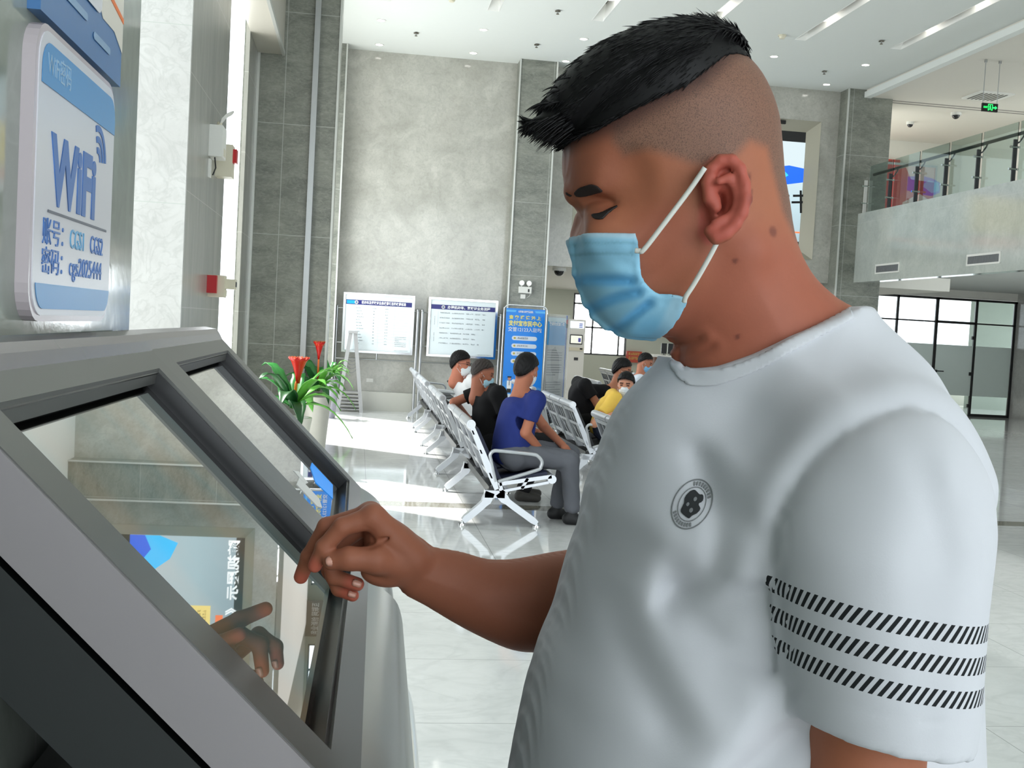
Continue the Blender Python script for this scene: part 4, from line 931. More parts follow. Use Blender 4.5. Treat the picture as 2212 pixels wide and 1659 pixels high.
    # rest of the body down to the floor
    B().box(-.3, -.1, y0+.25, y1-.12, .06, 1.02).obj('pedestal', M_kblack, t); B().box(-.305, .12, y0+.06, y1-.06, 0, .06).obj('base_plate', M_kside, t)
    return t
k1 = kiosk(.797, 1.53, .855, 1.475, .885, 1.425, 'grey touch-screen kiosk nearest the camera, the one being used', M_disp)
k2 = kiosk(1.55, 2.38, 1.66, 2.31, 1.77, 2.25, 'grey touch-screen kiosk behind the one being used', M_disp2)
k1.rotation_euler = (0, 0, -.018); k1.location.x += .002
# icons on the second display
def onscr(sf, yf, pts, m, nm, par, d=.0215):
    b = B(); b.prism([(*(lambda q_: (q_[0], yf+v, q_[1]))(SX(sf+u, d)),) for u, v in pts], Vector((-.7071, 0, -.7071))*.0008); b.obj(nm, m, par)
M_ico = mat('icon_white', (190, 192, 190), .5, var=0, emit=(180, 182, 180), estr=.35)
onscr(.30, 1.86, [(0, 0), (.05, 0), (.06, .03), (.05, .08), (.0, .08)], M_ico, 'icon', k2)
onscr(.285, 1.95, [(0, 0), (.03, -.01), (.035, .03), (.01, .04)], M_ico, 'icon', k2)
onscr(.315, 2.06, [(0, .1), (.0, .17), (.06, .17), (.065, .02), (.02, .0), (.01, .05)], mat('icon_blue', (20, 130, 220), .4, var=0, emit=(20, 130, 220), estr=.6), 'screen_panel', k2)
# ------------------------------------------------------------------ signs on the near wall
def rrect(y0, y1, z0, z1, r, n_=6):
    out = []
    for cy, cz, a0 in ((y1-r, z1-r, 0), (y0+r, z1-r, 90), (y0+r, z0+r, 180), (y1-r, z0+r, 270)):
        for k in range(n_+1): a_ = math.radians(a0+90*k/n_); out.append((cy+r*math.cos(a_), cz+r*math.sin(a_)))
    return out
M_signw = mat('sign_white', (206, 206, 212), .25, var=0); M_signb = mat('sign_blue', (74, 142, 196), .3, var=0); M_signt = mat('sign_text_blue', (58, 108, 176), .35, var=0); M_signe = mat('sign_edge', (186, 176, 180), .2, var=0)
a, b_, c, d = PX(72, 55, -.295), PX(92, 700, -.295), PX(243, 170, -.295), PX(236, 706, -.295)
y0, y1, z0, z1 = 1.075, 1.405, 1.462, 1.738
t = thing('wifi_sign', (-.3, (y0+y1)/2, z0), 'white and blue rounded plastic WiFi sign above the near kiosk', 'sign')
pl = B().prism([(-.31, y, z) for y, z in rrect(y0, y1, z0, z1, .035)], (.012, 0, 0)).obj('plate', M_signe, t, bevel=.0015)
B().prism([(-.298, y, z) for y, z in rrect(y0+.008, y1-.004, z0+.006, z1-.006, .03)], (.0012, 0, 0)).obj('face', M_signw, t)
fx = -.2965
def wpoly(pts, m, nm, par, x=fx): B().prism([(x, y, z) for y, z in pts], (.0006, 0, 0)).obj(nm, m, par)
rr = [p for p in rrect(y0+.016, y1-.006, z0+.012, z1-.016, .026)]
top = [p for p in rr if p[1] > z1-.05] ; bot = [p for p in rr if p[1] < z0+.036]
wpoly(sorted(top, key=lambda p: math.atan2(p[1]-(z1-.045), p[0]-(y0+y1)/2))[:0] or ([(y1-.006, z1-.056)]+[p for p in rr if p[1] > z1-.056]+[(y0+.016, z1-.056)]), M_signb, 'top_band', t)
wpoly([(y0+.016, z0+.036)]+[p for p in rr if p[1] < z0+.036]+[(y1-.006, z0+.036)], M_signb, 'bottom_band', t)
link('lettering', text('WiFi', .09, (fx, y0+.15, z0+.143), (0, 1, 0), (0, 0, 1), .185, bold=.0035), t, M_signt)
for k, r in enumerate((.012, .024, .036)):
    cy, cz = y0+.245, z0+.178; P = [(cy+(r+.0045)*math.cos(a_), cz+(r+.0045)*math.sin(a_)) for a_ in np.radians(np.linspace(5, 110, 10))]+[(cy+(r-.0025)*math.cos(a_), cz+(r-.0025)*math.sin(a_)) for a_ in np.radians(np.linspace(110, 5, 10))]
    wpoly(P, M_signt, 'signal_arc', t)
wpoly([(y0+.05, z0+.104), (y1-.03, z0+.104), (y1-.03, z0+.1065), (y0+.05, z0+.1065)], mat('sign_line', (96, 100, 112), .4, var=0), 'rule', t)
M_signc = mat('sign_text_cyan', (96, 160, 200), .35, var=0)
for st, yo, zo, wd, mm in (('账号：', .083, .084, .075, M_signt), ('CGS1', .168, .084, .058, M_signc), ('CGS2', .255, .084, .06, M_signt), ('密码：', .083, .056, .075, M_signt), ('cgs2025444', .21, .056, .145, M_signt)):
    link('lettering', text(st, .028, (fx, y0+yo, z0+zo), (0, 1, 0), (0, 0, 1), wd), t, mm)
link('lettering', text('WiFi密码', .026, (fx+.0004, y0+.075, z1-.036), (0, 1, 0), (0, 0, 1), .085), t, mat('sign_pale', (150, 180, 205), .4, var=0))
t = thing('wall_poster', (-.305, 1.27, 1.75), 'cream poster with blue foot hanging above the WiFi sign', 'poster')
py0, py1, pz0 = 1.085, 1.43, 1.745
B().box(-.31, -.298, py0, py1, pz0, 2.15).obj('plate', mat('poster_blue_dark', (64, 112, 164), .3, var=0), t)
wpoly([(py0, 1.85), (py0+.08, 1.835), (py0+.2, 1.83), (py0+.24, 1.80), (py0+.3, 1.80), (py1, 1.785), (py1, 2.15), (py0, 2.15)], mat('poster_cream', (214, 208, 196), .35, var=0), 'cream_field', t, -.2978)
wpoly([(py0+.06, 1.86), (py1, 1.82), (py1, 1.826), (py0+.06, 1.866)], M_flo, 'orange_line', t, -.2972)
wpoly(rrect(py0+.09, py0+.23, 1.80, 1.83, .014), M_signw, 'button', t, -.2968)
wpoly(rrect(py0+.075, py0+.17, 1.778, 1.786, .004), mat('poster_pale_blue', (130, 160, 190), .4, var=0), 'small_line', t, -.2974); wpoly(rrect(py0+.2, py0+.28, 1.768, 1.776, .004), MATS['poster_pale_blue'], 'small_line', t, -.2974)
# ------------------------------------------------------------------ the man at the kiosk
M_hair = mat('hair_black', (9, 8, 9), .55, spec=.25, var=.3, vscale=60)
def skinmat(nm, rough=.5):
    m = bpy.data.materials.new(nm); m.use_nodes = True; q = NT(m); at = q.new('ShaderNodeAttribute'); at.attribute_name = 'Col'
    co = q.new('ShaderNodeTexCoord'); n_ = q.noise(90, 3, .6, co.outputs['Object']); n2 = q.noise(14, 3, .5, co.outputs['Object'])
    c = q.mix(q.math('MULTIPLY', n_, .16), at.outputs['Color'], (.12, .04, .03)); c = q.mix(q.math('MULTIPLY', n2, .18), c, (.42, .13, .09)); a2 = q.new('ShaderNodeAttribute'); a2.attribute_name = 'stub'; n3 = q.ramp(q.noise(1100, 2, .7, co.outputs['Object']), [(.5, 0.), (.62, 1.)]); c = q.mix(q.math('MULTIPLY', q.math('MULTIPLY', n3, a2.outputs['Fac']), .55), c, (.03, .02, .018))
    q.link(c, q.b.inputs['Base Color']); q.b.inputs['Roughness'].default_value = rough; q.b.inputs['Specular IOR Level'].default_value = .35
    q.b.inputs['Subsurface Weight'].default_value = .06; q.b.inputs['Subsurface Radius'].default_value = (.01, .004, .002); q.b.inputs['Subsurface Scale'].default_value = 1
    q.bump(q.noise(420, 2, .6, co.outputs['Object']), .12, .0006); return m
M_skin = skinmat('skin', .58)
HY = .93                                   # mid-plane of the head
man = thing('person', (.5, 1.0, 0), 'man in a white T-shirt and blue face mask looking down and touching the kiosk screen', 'person')
skull = [(1222, 298), (1217, 335), (1218, 372), (1223, 404), (1233, 428), (1244, 448), (1252, 462), (1255, 478), (1250, 495), (1243, 515), (1240, 545), (1250, 566), (1252, 590), (1262, 615), (1268, 640), (1280, 668), (1304, 695), (1345, 712), (1400, 722), (1446, 730), (1464, 748), (1462, 775), (1466, 810), (1470, 900), (1500, 1000), (1800, 1000), (1860, 900), (1880, 760), (1848, 676), (1795, 641), (1748, 598), (1720, 552), (1702, 500), (1692, 440), (1682, 385), (1676, 320), (1668, 258), (1648, 200), (1618, 150), (1572, 108), (1520, 84), (1460, 76), (1396, 90), (1335, 124), (1280, 180), (1244, 240)]
SK = spl(w2(skull, HY), 3)
Wc = lambda L: [(w2([(a, b_)], HY)[0], v) for a, b_, v in L]
WH = Wc([(1440, 240, .079), (1560, 250, .080), (1340, 200, .074), (1300, 380, .066), (1280, 470, .056), (1320, 560, .060), (1360, 640, .056), (1330, 690, .045), (1450, 560, .070), (1540, 430, .078), (1500, 640, .066), (1650, 420, .072), (1520, 760, .062), (1620, 600, .064), (1700, 660, .066), (1760, 760, .066), (1600, 850, .062), (1700, 900, .062), (1850, 850, .06)])
class Puff:
    """solid whose side outline was traced; W = local half thickness"""
    def __init__(s, poly, Y, ctrl, R, p=2.2, extra=None): s.P, s.Y, s.c, s.R, s.p, s.x = poly, Y, ctrl, R, p, extra
    def fn(s, x, y, z):
        X, Z = x[:, 0, 0][:, None], z[0, 0, :][None, :]
        sd = sd2(X, Z, s.P); W = idw(X, Z, s.c); h = puff(sd, W, s.R, s.p)
        if s.x is not None: h = h + s.x(X, Z)*(sd < 0)
        yy = y[0, :, 0][None, :, None] if y.shape[1] > 1 else y
        if isinstance(s.Y, list): yy = yy-idw(X, Z, s.Y)[:, None, :]
        else: yy = yy-s.Y
        d = (np.abs(yy)-h[:, None, :])*.75
        return np.where(sd[:, None, :] > 0, np.maximum(sd[:, None, :], np.hypot(sd[:, None, :], np.abs(yy))*.999), np.maximum(d, sd[:, None, :]))
lo, hi = (.055, HY-.115, 1.36), (.42, HY+.115, 1.80)
def pz(px, py, Y=HY): q_ = PY(px, py, Y); return (q_.x, q_.y, q_.z)
HRES = .0022
F = Field(lo, hi, HRES); F.F[:] = Puff(SK, HY, WH, .085).fn(*F.sl(lo, hi)[1])
def near(px, py, w_): return pz(px, py, HY-w_)
def hs(px, py):      # half thickness of the plain head at a traced point
    q_ = PY(px, py, HY-.05); X_, Z_ = np.array([[q_.x]]), np.array([[q_.z]]); return float(puff(sd2(X_, Z_, SK), idw(X_, Z_, WH), .085)[0, 0])
def on(px, py, dep): return pz(px, py, HY-hs(px, py)+dep)      # dep > 0 lies under the skin
def both(fn_):
    for s_ in (1, -1): fn_(lambda px, py, dep: (lambda q_: (q_[0], HY+(q_[1]-HY)*s_, q_[2]))(on(px, py, dep)))
def feat(P):
    F.cap(P(1240, 418, .004), P(1300, 410, .004), .0065, .005, .010)                 # brow ridge
    F.ell(P(1290, 446, -.010), (.022, .016, .010), .012, 's')                       # socket
    F.ell(P(1300, 464, .0085), (.014, .0125, .0105), .005)                          # eyeball under the lid
    F.cap(P(1282, 474, -.001), P(1326, 462, -.001), .0016, .001, .003, 's')         # lid line
    F.ell(P(1345, 505, .012), (.030, .016, .018), .022)                             # cheekbone
    F.ell(P(1345, 400, -.012), (.016, .014, .022), .02, 's')                        # temple
both(feat)
F.cap(on(1610, 540, .012), on(1500, 780, .010), .016, .016, .02)
# ear
eo = [(1532, 430), (1528, 395), (1536, 366), (1556, 347), (1580, 346), (1598, 364), (1608, 398), (1611, 430), (1603, 460), (1588, 486), (1568, 504), (1548, 512), (1536, 500)]
E3 = [near(a_, b_, .086+.007*math.sin((i-3)/9*3.14)) for i, (a_, b_) in enumerate(eo)]
F.ell(near(1570, 425, .078), (.014, .010, .027), .010); F.ell(near(1568, 432, .095), (.0105, .012, .017), .005, 's'); F.ell(near(1556, 438, .084), (.006, .012, .010), .004, 's')
for i in range(len(E3)-1): F.cap(E3[i], E3[i+1], .0046 if 0 < i < 10 else .0052, .0046 if i < 9 else .0056, .0035)
an = [near(a_, b_, .089) for a_, b_ in ((1552, 392), (1574, 384), (1590, 410), (1593, 440), (1580, 466), (1560, 476), (1546, 480))]
for i in range(len(an)-1): F.cap(an[i], an[i+1], .0032, .0032, .003)
F.cap(near(1546, 432, .080), near(1548, 448, .082), .0042, .004, .004)
fo = [HY+(HY-e[1]) for e in E3]
for i in range(len(E3)-1): F.cap((E3[i][0], fo[i], E3[i][2]), (E3[i+1][0], fo[i+1], E3[i+1][2]), .0046, .0046, .0035)
F.ell((near(1570, 425, .078)[0], HY+.078, near(1570, 425, .078)[2]), (.014, .010, .027), .010)
Xh, Zh = F.ax[0][:, None], F.ax[2][None, :]
for cr_, am in (([(1464, 762), (1488, 754), (1508, 744), (1526, 732)], .0022), ([(1470, 786), (1500, 776), (1526, 764), (1548, 750)], .0013)):
    dd = seg2(Xh, Zh, w2(cr_, HY-.055)); F.F[:] += (am*np.exp(-(dd/.0022)**2)-.6*am*np.exp(-((dd-.006)/.004)**2))[:, None, :].astype(f32)
HEADF = F
me_head = F.mesh('body', 1)
# upper trunk inside the shirt, and the left arm below the sleeve
G = Field((.16, .70, .95), (.66, 1.075, 1.50), .008)
G.cap(pz(1620, 850, .95), pz(1640, 1000, .97), .05, .07, .03); G.cap(pz(1740, 1040, .93), pz(1640, 1000, 1.0), .04, .045, .05); G.cap(pz(1640, 1000, .98), pz(1600, 1500, .98), .07, .075, .05)
me_trunk = G.mesh('trunk', 1)
AY = .80
G = Field((.25, .70, .95), (.55, .92, 1.40), .005)
G.cap(pz(1880, 1080, AY), pz(1880, 1500, AY), .05, .046, .01); G.cap(pz(1880, 1500, AY), pz(1862, 1700, AY), .046, .044, .01); G.cap(pz(1862, 1700, AY), pz(1850, 1850, AY), .044, .04, .01)
me_larm = G.mesh('arm', 1)
# right forearm and hand
HK = .885; RY_ = 1.33*HK  # forearm and hand scaled about the camera: factor on depths and radii alike
arm_o = [(905, 1166), (929, 1180), (996, 1192), (1052, 1208), (1106, 1209), (1157, 1201), (1201, 1193), (1290, 1180), (1420, 1150), (1500, 1200), (1480, 1330), (1380, 1400), (1250, 1415), (1163, 1407), (1119, 1404), (1075, 1391), (996, 1353), (916, 1306), (868, 1278), (850, 1230), (866, 1180)]
AO = spl(w2(arm_o, RY_), 3)
lo, hi = (-.08, 1.10, 1.08), (.31, 1.275, 1.33)
F = Field(lo, hi, .0015)
F.F[:] = Puff(AO, RY_, [(w2([(a_, b_)], RY_)[0], v*HK) for a_, b_, v in ((890, 1215, .024), (960, 1240, .029), (1060, 1290, .042), (1160, 1300, .05), (1300, 1290, .05))], .045*HK, 2).fn(*F.sl(lo, hi)[1])
def h3(px, py, Y): q_ = PY(px, py, Y*HK); return (q_.x, q_.y, q_.z)
hc = lambda a1, b1, r1, r2, k=.01, mode='u': F.cap(a1, b1, r1*HK, r2*HK, k*HK, mode)
he = lambda c1, r, k=.01, mode='u': F.ell(c1, [v*HK for v in r], k*HK, mode)
# palm: metacarpals as smooth fans from the wrist
Wr = [(893, 1205, 1.315), (893, 1210, 1.33), (890, 1215, 1.345), (886, 1222, 1.355)]
MC = [(806, 1117, 1.302), (800, 1113, 1.325), (800, 1122, 1.347), (806, 1138, 1.366)]
for (a_, b_, r1, r2) in ((Wr[0], MC[0], .021, .0145), (Wr[1], MC[1], .021, .0148), (Wr[2], MC[2], .02, .014), (Wr[3], MC[3], .019, .0125)): hc(h3(*a_), h3(*b_), r1, r2, .012)
for a_, b_ in zip(MC, MC[1:]): hc(h3(*a_), h3(*b_), .0115, .0115, .010)
he(h3(838, 1172, 1.33), (.028, .03, .022), .014)
he(h3(838, 1235, 1.318), (.032, .017, .0185), .012); he(h3(832, 1232, 1.352), (.028, .015, .017), .012)
fing = lambda pts, rs, k=.0035: F.chain([h3(*p) for p in pts], [v*HK for v in rs], k)
fing([MC[0], (740, 1138, 1.300), (700, 1182, 1.303), (680, 1222, 1.312)], [.0135, .0108, .0098, .0082])
fing([MC[1], (706, 1138, 1.330), (668, 1202, 1.345), (650, 1246, 1.360)], [.0135, .0108, .0098, .0086])
fing([MC[2], (704, 1196, 1.352), (722, 1246, 1.347), (772, 1262, 1.335)], [.0125, .0104, .0096, .0082])
fing([MC[3], (712, 1232, 1.366), (732, 1272, 1.36), (762, 1286, 1.348)], [.011, .0095, .0088, .0076])
fing([(862, 1218, 1.312), (812, 1208, 1.298), (754, 1206, 1.292), (716, 1212, 1.296)], [.019, .0165, .0132, .0105], .006)
# creases between thumb and palm, under the index finger
hc(h3(800, 1168, 1.300), h3(742, 1186, 1.298), .004, .0035, .005, 's'); hc(h3(845, 1158, 1.296), h3(800, 1180, 1.29), .002, .002, .006, 's')
hc(h3(790, 1140, 1.288), h3(808, 1152, 1.290), .0014, .001, .003, 's')
me_hand = F.mesh('hand', 2)
body = join(me_head, me_trunk, me_larm, me_hand)
V = verts(body)
x_, y_, z_ = V[:, 0], V[:, 1], V[:, 2]
base = np.array(lin((168, 104, 74))); red = np.array(lin((162, 90, 68))); fore = np.array(lin((150, 90, 66))); stub = np.array(lin((118, 94, 78)))
C = np.tile(base, (len(V), 1))
def blend(m_, col): C[:] = C*(1-m_[:, None])+np.array(col)*m_[:, None]
def sm(v, a_, b_): t_ = np.clip((v-a_)/(b_-a_), 0, 1); return t_*t_*(3-2*t_)
near2 = lambda P, r: sm(-seg2(x_, z_, w2(P, HY)), -r, -r*.3)
hm = y_ < 1.08
neck = near2([(1560, 600), (1640, 620), (1700, 660), (1500, 700)], .06)*hm; blend(neck*.8, red)
blend(near2([(1400, 520), (1380, 560)], .04)*hm*.6, red); blend(near2([(1280, 350), (1260, 400)], .03)*hm*.5, lin((136, 78, 56)))
fadeP = w2([(1280, 250), (1290, 330), (1315, 358), (1360, 352), (1400, 365), (1440, 380), (1500, 392), (1535, 360), (1560, 335), (1600, 345), (1625, 420), (1640, 470), (1680, 520), (1712, 545), (1760, 520), (1760, 100), (1600, 0), (1200, 0), (1190, 250)], HY)
sd = sd2(x_, z_, fadeP)
ear = seg2(x_, z_, [(e[0], e[2]) for e in E3]) ; earm = sm(-sd2(x_, z_, [(e[0], e[2]) for e in E3]), -.007, -.002)*(y_ < HY-.065)*hm
blend(sm(-sd, -.004, .007)*.85*hm*(1-earm), stub)
up = sd2(x_, z_, w2([(1200, 330), (1300, 300), (1370, 262), (1460, 215), (1530, 150), (1600, 118), (1640, 0), (1100, 0), (1100, 330)], HY))
blend(sm(-up, -.012, .004)*.9*hm*(1-earm), lin((34, 28, 26)))
blend(earm*.75, lin((186, 84, 74)))
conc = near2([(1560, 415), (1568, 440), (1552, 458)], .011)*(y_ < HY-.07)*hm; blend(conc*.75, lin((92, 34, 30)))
for (a_, b_, r) in ((1583, 564, .0032), (1602, 728, .0028), (1672, 500, .006)):
    blend(sm(-seg2(x_, z_, w2([(a_, b_), (a_+1, b_)], HY-.064)), -r, -r*.4)*.7*hm*(y_ < HY), lin((84, 40, 34)))
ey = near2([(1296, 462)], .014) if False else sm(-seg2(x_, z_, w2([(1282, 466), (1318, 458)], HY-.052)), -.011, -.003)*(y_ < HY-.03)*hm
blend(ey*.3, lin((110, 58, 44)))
hand = (y_ > 1.08)
blend(hand*.9, lin((158, 98, 72))); blend(hand*sm(x_, .03, .2)*.9, fore)
tip = np.zeros(len(V))
for p in ((680, 1222, 1.312), (650, 1246, 1.36), (772, 1262, 1.335), (762, 1286, 1.348)):
    q_ = np.array(h3(*p)); tip = np.maximum(tip, sm(-np.linalg.norm(V-q_, axis=1), -.02, -.008))
blend(tip*.7, lin((206, 104, 84)))
setval(body, 'stub', sm(-sd, -.004, .007)*hm*(1-earm)); setcol(body, 'Col', C); bo = link('body', body, man, M_skin); 
# finger nails
M_nail = mat('nail', (214, 158, 138), .3, var=0)
def nail(p, nrm, u, L, w_, nm='fingernail'):
    u = Vector(u).normalized(); nrm = Vector(nrm); nrm = (nrm-u*nrm.dot(u)).normalized(); s_ = u.cross(nrm); b = B(); c = Vector(p)
    rows = [[c+u*L*(i/5-.5)+s_*w_*(j/4-.5)*(1 if 0 < i < 5 else .7)+nrm*(-.0022*(2*j/4-1)**2) for j in range(5)] for i in range(6)]
    vs = [b._v(r) for r in rows]
    for i in range(5):
        for j in range(4): b.bm.faces.new((vs[i][j], vs[i][j+1], vs[i+1][j+1], vs[i+1][j]))
    o = b.obj(nm, M_nail, man, smooth=True); md = o.modifiers.new('s', 'SOLIDIFY'); md.thickness = .0008
nail(h3(717, 1212, 1.2847), (0, -1, .25), (-1, 0, -.12), .0125, .0105)
nail(h3(772, 1259, 1.3262), (.2, -1, .5), (1, 0, -.3), .0098, .008); nail(h3(761, 1283, 1.3402), (.2, -1, .5), (1, 0, -.25), .0085, .007)
# eyebrow, lashes, lid crease
def stroke(pts, r, m, nm, w_=.0, Y0=None, flat=.5):
    P = spl([near(a_, b_, w) for a_, b_, w in pts], 5, False); n_ = len(P); rr = [r*(.25+.75*math.sin(math.pi*min(1, .12+.88*i/(n_-1)))) for i in range(n_)]
    return B().tube(P, rr, 8).obj(nm, m, man, smooth=True)
M_brow = mat('eyebrow_hair', (34, 22, 18), .8, var=.3, vscale=150)
from mathutils.bvhtree import BVHTree
def tree(me, off=(0, 0, 0)):
    bm = bmesh.new(); bm.from_mesh(me); t_ = BVHTree.FromBMesh(bm); bm.free(); return t_
def patch(me, outline_px, Y, m, nm, lift=.0006, n_=26, par=None, base_=None, thick=.0012, far=2.0, rough_edge=0):
    """cloth-like patch following the near side of a surface: outline traced on that surface"""
    T = tree(me); org = Vector((0, 0, 0)); p_ = par
    while p_ is not None: org += Vector(p_.location); p_ = p_.parent
    P = outline_px; x0, x1 = min(p[0] for p in P), max(p[0] for p in P); y0, y1 = min(p[1] for p in P), max(p[1] for p in P)
    st = max(x1-x0, y1-y0)/n_; nx, ny = int((x1-x0)/st)+2, int((y1-y0)/st)+2; b = B(); g = {}
    def hit(px, py):
        d = ray(px, py); d.normalize(); h = T.ray_cast(CAM-org, d)
        return None if h[0] is None or h[3] > far else h[0]+org-d*lift
    ins = lambda px, py: bool(inside2(np.array([px], float), np.array([py], float), P)[0])
    for i in range(nx+1):
        for j in range(ny+1):
            px, py = x0+i*st, y0+j*st
            g[i, j] = (px, py)
    vs = {}
    def V_(k):
        if k not in vs:
            px, py = g[k]
            if not ins(px, py):      # pull stray corners onto the outline
                best = None
                for q in range(len(P)):
                    a_, c_ = Vector(P[q]).to_2d(), Vector(P[(q+1) % len(P)]).to_2d(); e = c_-a_; t_ = max(0, min(1, (Vector((px, py))-a_).dot(e)/max(e.length_squared, 1e-9))); h_ = a_+e*t_; d_ = (h_-Vector((px, py))).length
                    if best is None or d_ < best[0]: best = (d_, h_)
                px, py = best[1]
            h = hit(px, py); vs[k] = None if h is None else b.bm.verts.new(h)
        return vs[k]
    for i in range(nx):
        for j in range(ny):
            c_ = [(i, j), (i+1, j), (i+1, j+1), (i, j+1)]
            if sum(ins(*g[k]) for k in c_) >= 2:
                q = [V_(k) for k in c_]
                if None in q: continue
                try: b.bm.faces.new(q)
                except ValueError: pass
    o = b.obj(nm, m, par, smooth=True); md = o.modifiers.new('s', 'SOLIDIFY'); md.thickness = thick; md.offset = 0; return o
brow = spl([(1241, 416), (1250, 407), (1264, 402), (1276, 399), (1288, 402), (1298, 409), (1301, 414), (1290, 417), (1276, 421), (1262, 424), (1246, 424)], 3); brow = [tuple(p) for p in brow]
patch(body, brow, 0, M_brow, 'eyebrow', .0008, 24, man)
lash = [tuple(p) for p in spl([(1279, 463), (1292, 461), (1306, 456), (1320, 449), (1338, 443), (1328, 450), (1314, 461), (1303, 472), (1288, 473), (1280, 469)], 3)]
patch(body, lash, 0, mat('eyelash', (20, 12, 10), .6, var=0), 'eyelashes', .0007, 24, man)
for P in ([(1222, 414), (1228, 419), (1236, 423), (1233, 425), (1224, 421)],): patch(body, P, 0, M_brow, 'eyebrow', .0008, 8, man)
# ------------------------------------------------------------------ hair: swept-forward crop
hair_o = [(1218, 304), (1196, 303), (1172, 296), (1150, 280), (1134, 266), (1150, 256), (1166, 246), (1166, 228), (1180, 205), (1200, 178), (1224, 150), (1262, 118), (1308, 88), (1356, 68), (1412, 52), (1470, 46), (1520, 50), (1560, 66), (1590, 92), (1612, 122), (1600, 118), (1560, 128), (1520, 158), (1480, 190), (1430, 212), (1370, 240), (1310, 270), (1260, 292)]
HO = spl(w2(hair_o, HY), 3)
import copy
F = copy.copy(HEADF); X, Y_, Z = F.ax[0][:, None, None], F.ax[1][None, :, None], F.ax[2][None, None, :]
ctr = [(p, v+.003) for p, v in WH]+[(w2([(1180, 260)], HY)[0], .052), (w2([(1260, 220)], HY)[0], .068), (w2([(1440, 120)], HY)[0], .074)]
lowp = [(1190, 306), (1218, 304), (1262, 292), (1310, 272), (1370, 240), (1430, 212), (1480, 188), (1520, 156), (1560, 126), (1600, 116), (1640, 118)]
lw = w2(lowp, HY-.05); lowd = seg2(X, Z, lw)
regP = lw+w2([(1660, -100), (1000, -100), (1000, 330), (1180, 330)], HY-.05); reg = sd2(X, Z, regP)
hp_ = Puff(HO, HY, ctr, .07).fn(X, Y_, Z); off = .001+.008*np.clip(lowd/.022, 0, 1)
f0 = smin(hp_, HEADF.F.reshape(hp_.shape)-off, .006)
F.F = np.maximum(f0, reg).astype(f32)
me_h = F.mesh('hair', 1); T = tree(me_h); base_h = verts(me_h).copy()
bmh = bmesh.new(); bmh.from_mesh(me_h); bmh.normal_update(); rnd = random.Random(5)
cand = [v for v in bmh.verts if v.co.y < HY+.03]
lowp = sorted(lw)
LOWZ = lambda x: float(np.interp(x, [p[0] for p in lowp], [p[1] for p in lowp]))
hb = B()
fwdd = (Vector(pz(1134, 262))-Vector(pz(1320, 150))).normalized()
def clump(p, d, L, r, curl):
    P = []; c = Vector(p); d = Vector(d).normalized()
    for i in range(6):
        P.append(c.copy()); c += d*L/5; d = (d+Vector((0, 0, -curl))).normalized()
    hb.tube(P, [r, r*.95, r*.8, r*.6, r*.35, r*.06], 4)
for v in rnd.sample(cand, min(9000, len(cand))):
    n_ = v.normal; t_ = fwdd-n_*fwdd.dot(n_); t_ = t_.normalized() if t_.length > .05 else fwdd
    u_ = Vector((rnd.uniform(-.12, .12), rnd.uniform(-.16, .16), rnd.uniform(-.1, .1)))
    fr_ = max(0, min(1, (.24-v.co.x)/.10)); lift = .02+.16*rnd.random()
    sdx = v.co.z-LOWZ(v.co.x)
    low = sdx < .016
    clump(v.co-n_*.0022, t_+n_*lift*(.35 if low else 1)+u_, ((.010 if low else .014)+.010*rnd.random())*(1-.45*fr_), .0007+.0004*rnd.random(), .05)
bmh.free()
for i in range(260):    # fringe tips and crown spikes
    u = rnd.random(); px, py = (1232-42*u+rnd.uniform(-10, 14), 290-16*u+rnd.uniform(-34, 2)); clump(pz(px, py, HY+rnd.uniform(-.045, .045)), fwdd+Vector((0, rnd.uniform(-.2, .2), rnd.uniform(-.15, .12))), .014+.014*rnd.random(), .0009, .07)
for i in range(200):
    k = rnd.randrange(8, len(hair_o)-12); a_ = hair_o[k]; px, py = a_[0]+rnd.uniform(0, 45), a_[1]+rnd.uniform(8, 20)
    clump(pz(px, py, HY+rnd.uniform(-.035, .035)), fwdd+Vector((0, rnd.uniform(-.3, .3), rnd.uniform(.1, .45))), .012+.010*rnd.random(), .0009, .14)
for i in range(60):
    u = rnd.random(); px, py = 1500+110*u, 50+70*u*u+14; clump(pz(px, py, HY+rnd.uniform(-.05, .05)), Vector((rnd.uniform(-.5, .4), rnd.uniform(-.3, .3), .6)), .008+.007*rnd.random(), .0009, -.02)
hair = join(me_h, hb.mesh('h', fix=False)); ho = link('hair', hair, man, M_hair, True)
# ------------------------------------------------------------------ face mask
mo = [(1236, 494), (1239, 530), (1241, 570), (1244, 605), (1246, 618), (1254, 622), (1261, 640), (1266, 654), (1284, 675), (1304, 697), (1326, 713), (1345, 726), (1362, 730), (1400, 733), (1444, 737), (1464, 735), (1600, 700), (1600, 500), (1400, 480), (1300, 480)]
MO = spl(w2(mo, HY), 3)
cutP = w2([(1225, 494), (1262, 497), (1320, 500), (1376, 503), (1379, 512), (1383, 527), (1386, 545), (1388, 570), (1389, 592), (1397, 608), (1408, 620), (1428, 634), (1450, 635), (1474, 637), (1493, 645), (1486, 676), (1476, 706), (1462, 738), (1440, 760), (1200, 760)], HY-.064)
F = copy.copy(HEADF); mw = [(p, v+.003) for p, v in WH]; F.F = np.full(HEADF.n, 9., f32); X, Y_, Z = [F.ax[0][:, None, None], F.ax[1][None, :, None], F.ax[2][None, None, :]]
pl = [w2(P, HY-.06) for P in ([(1240, 618), (1255, 604), (1290, 601), (1368, 607)], [(1295, 677), (1323, 652), (1350, 640), (1382, 631)], [(1357, 718), (1377, 688), (1408, 656)])]
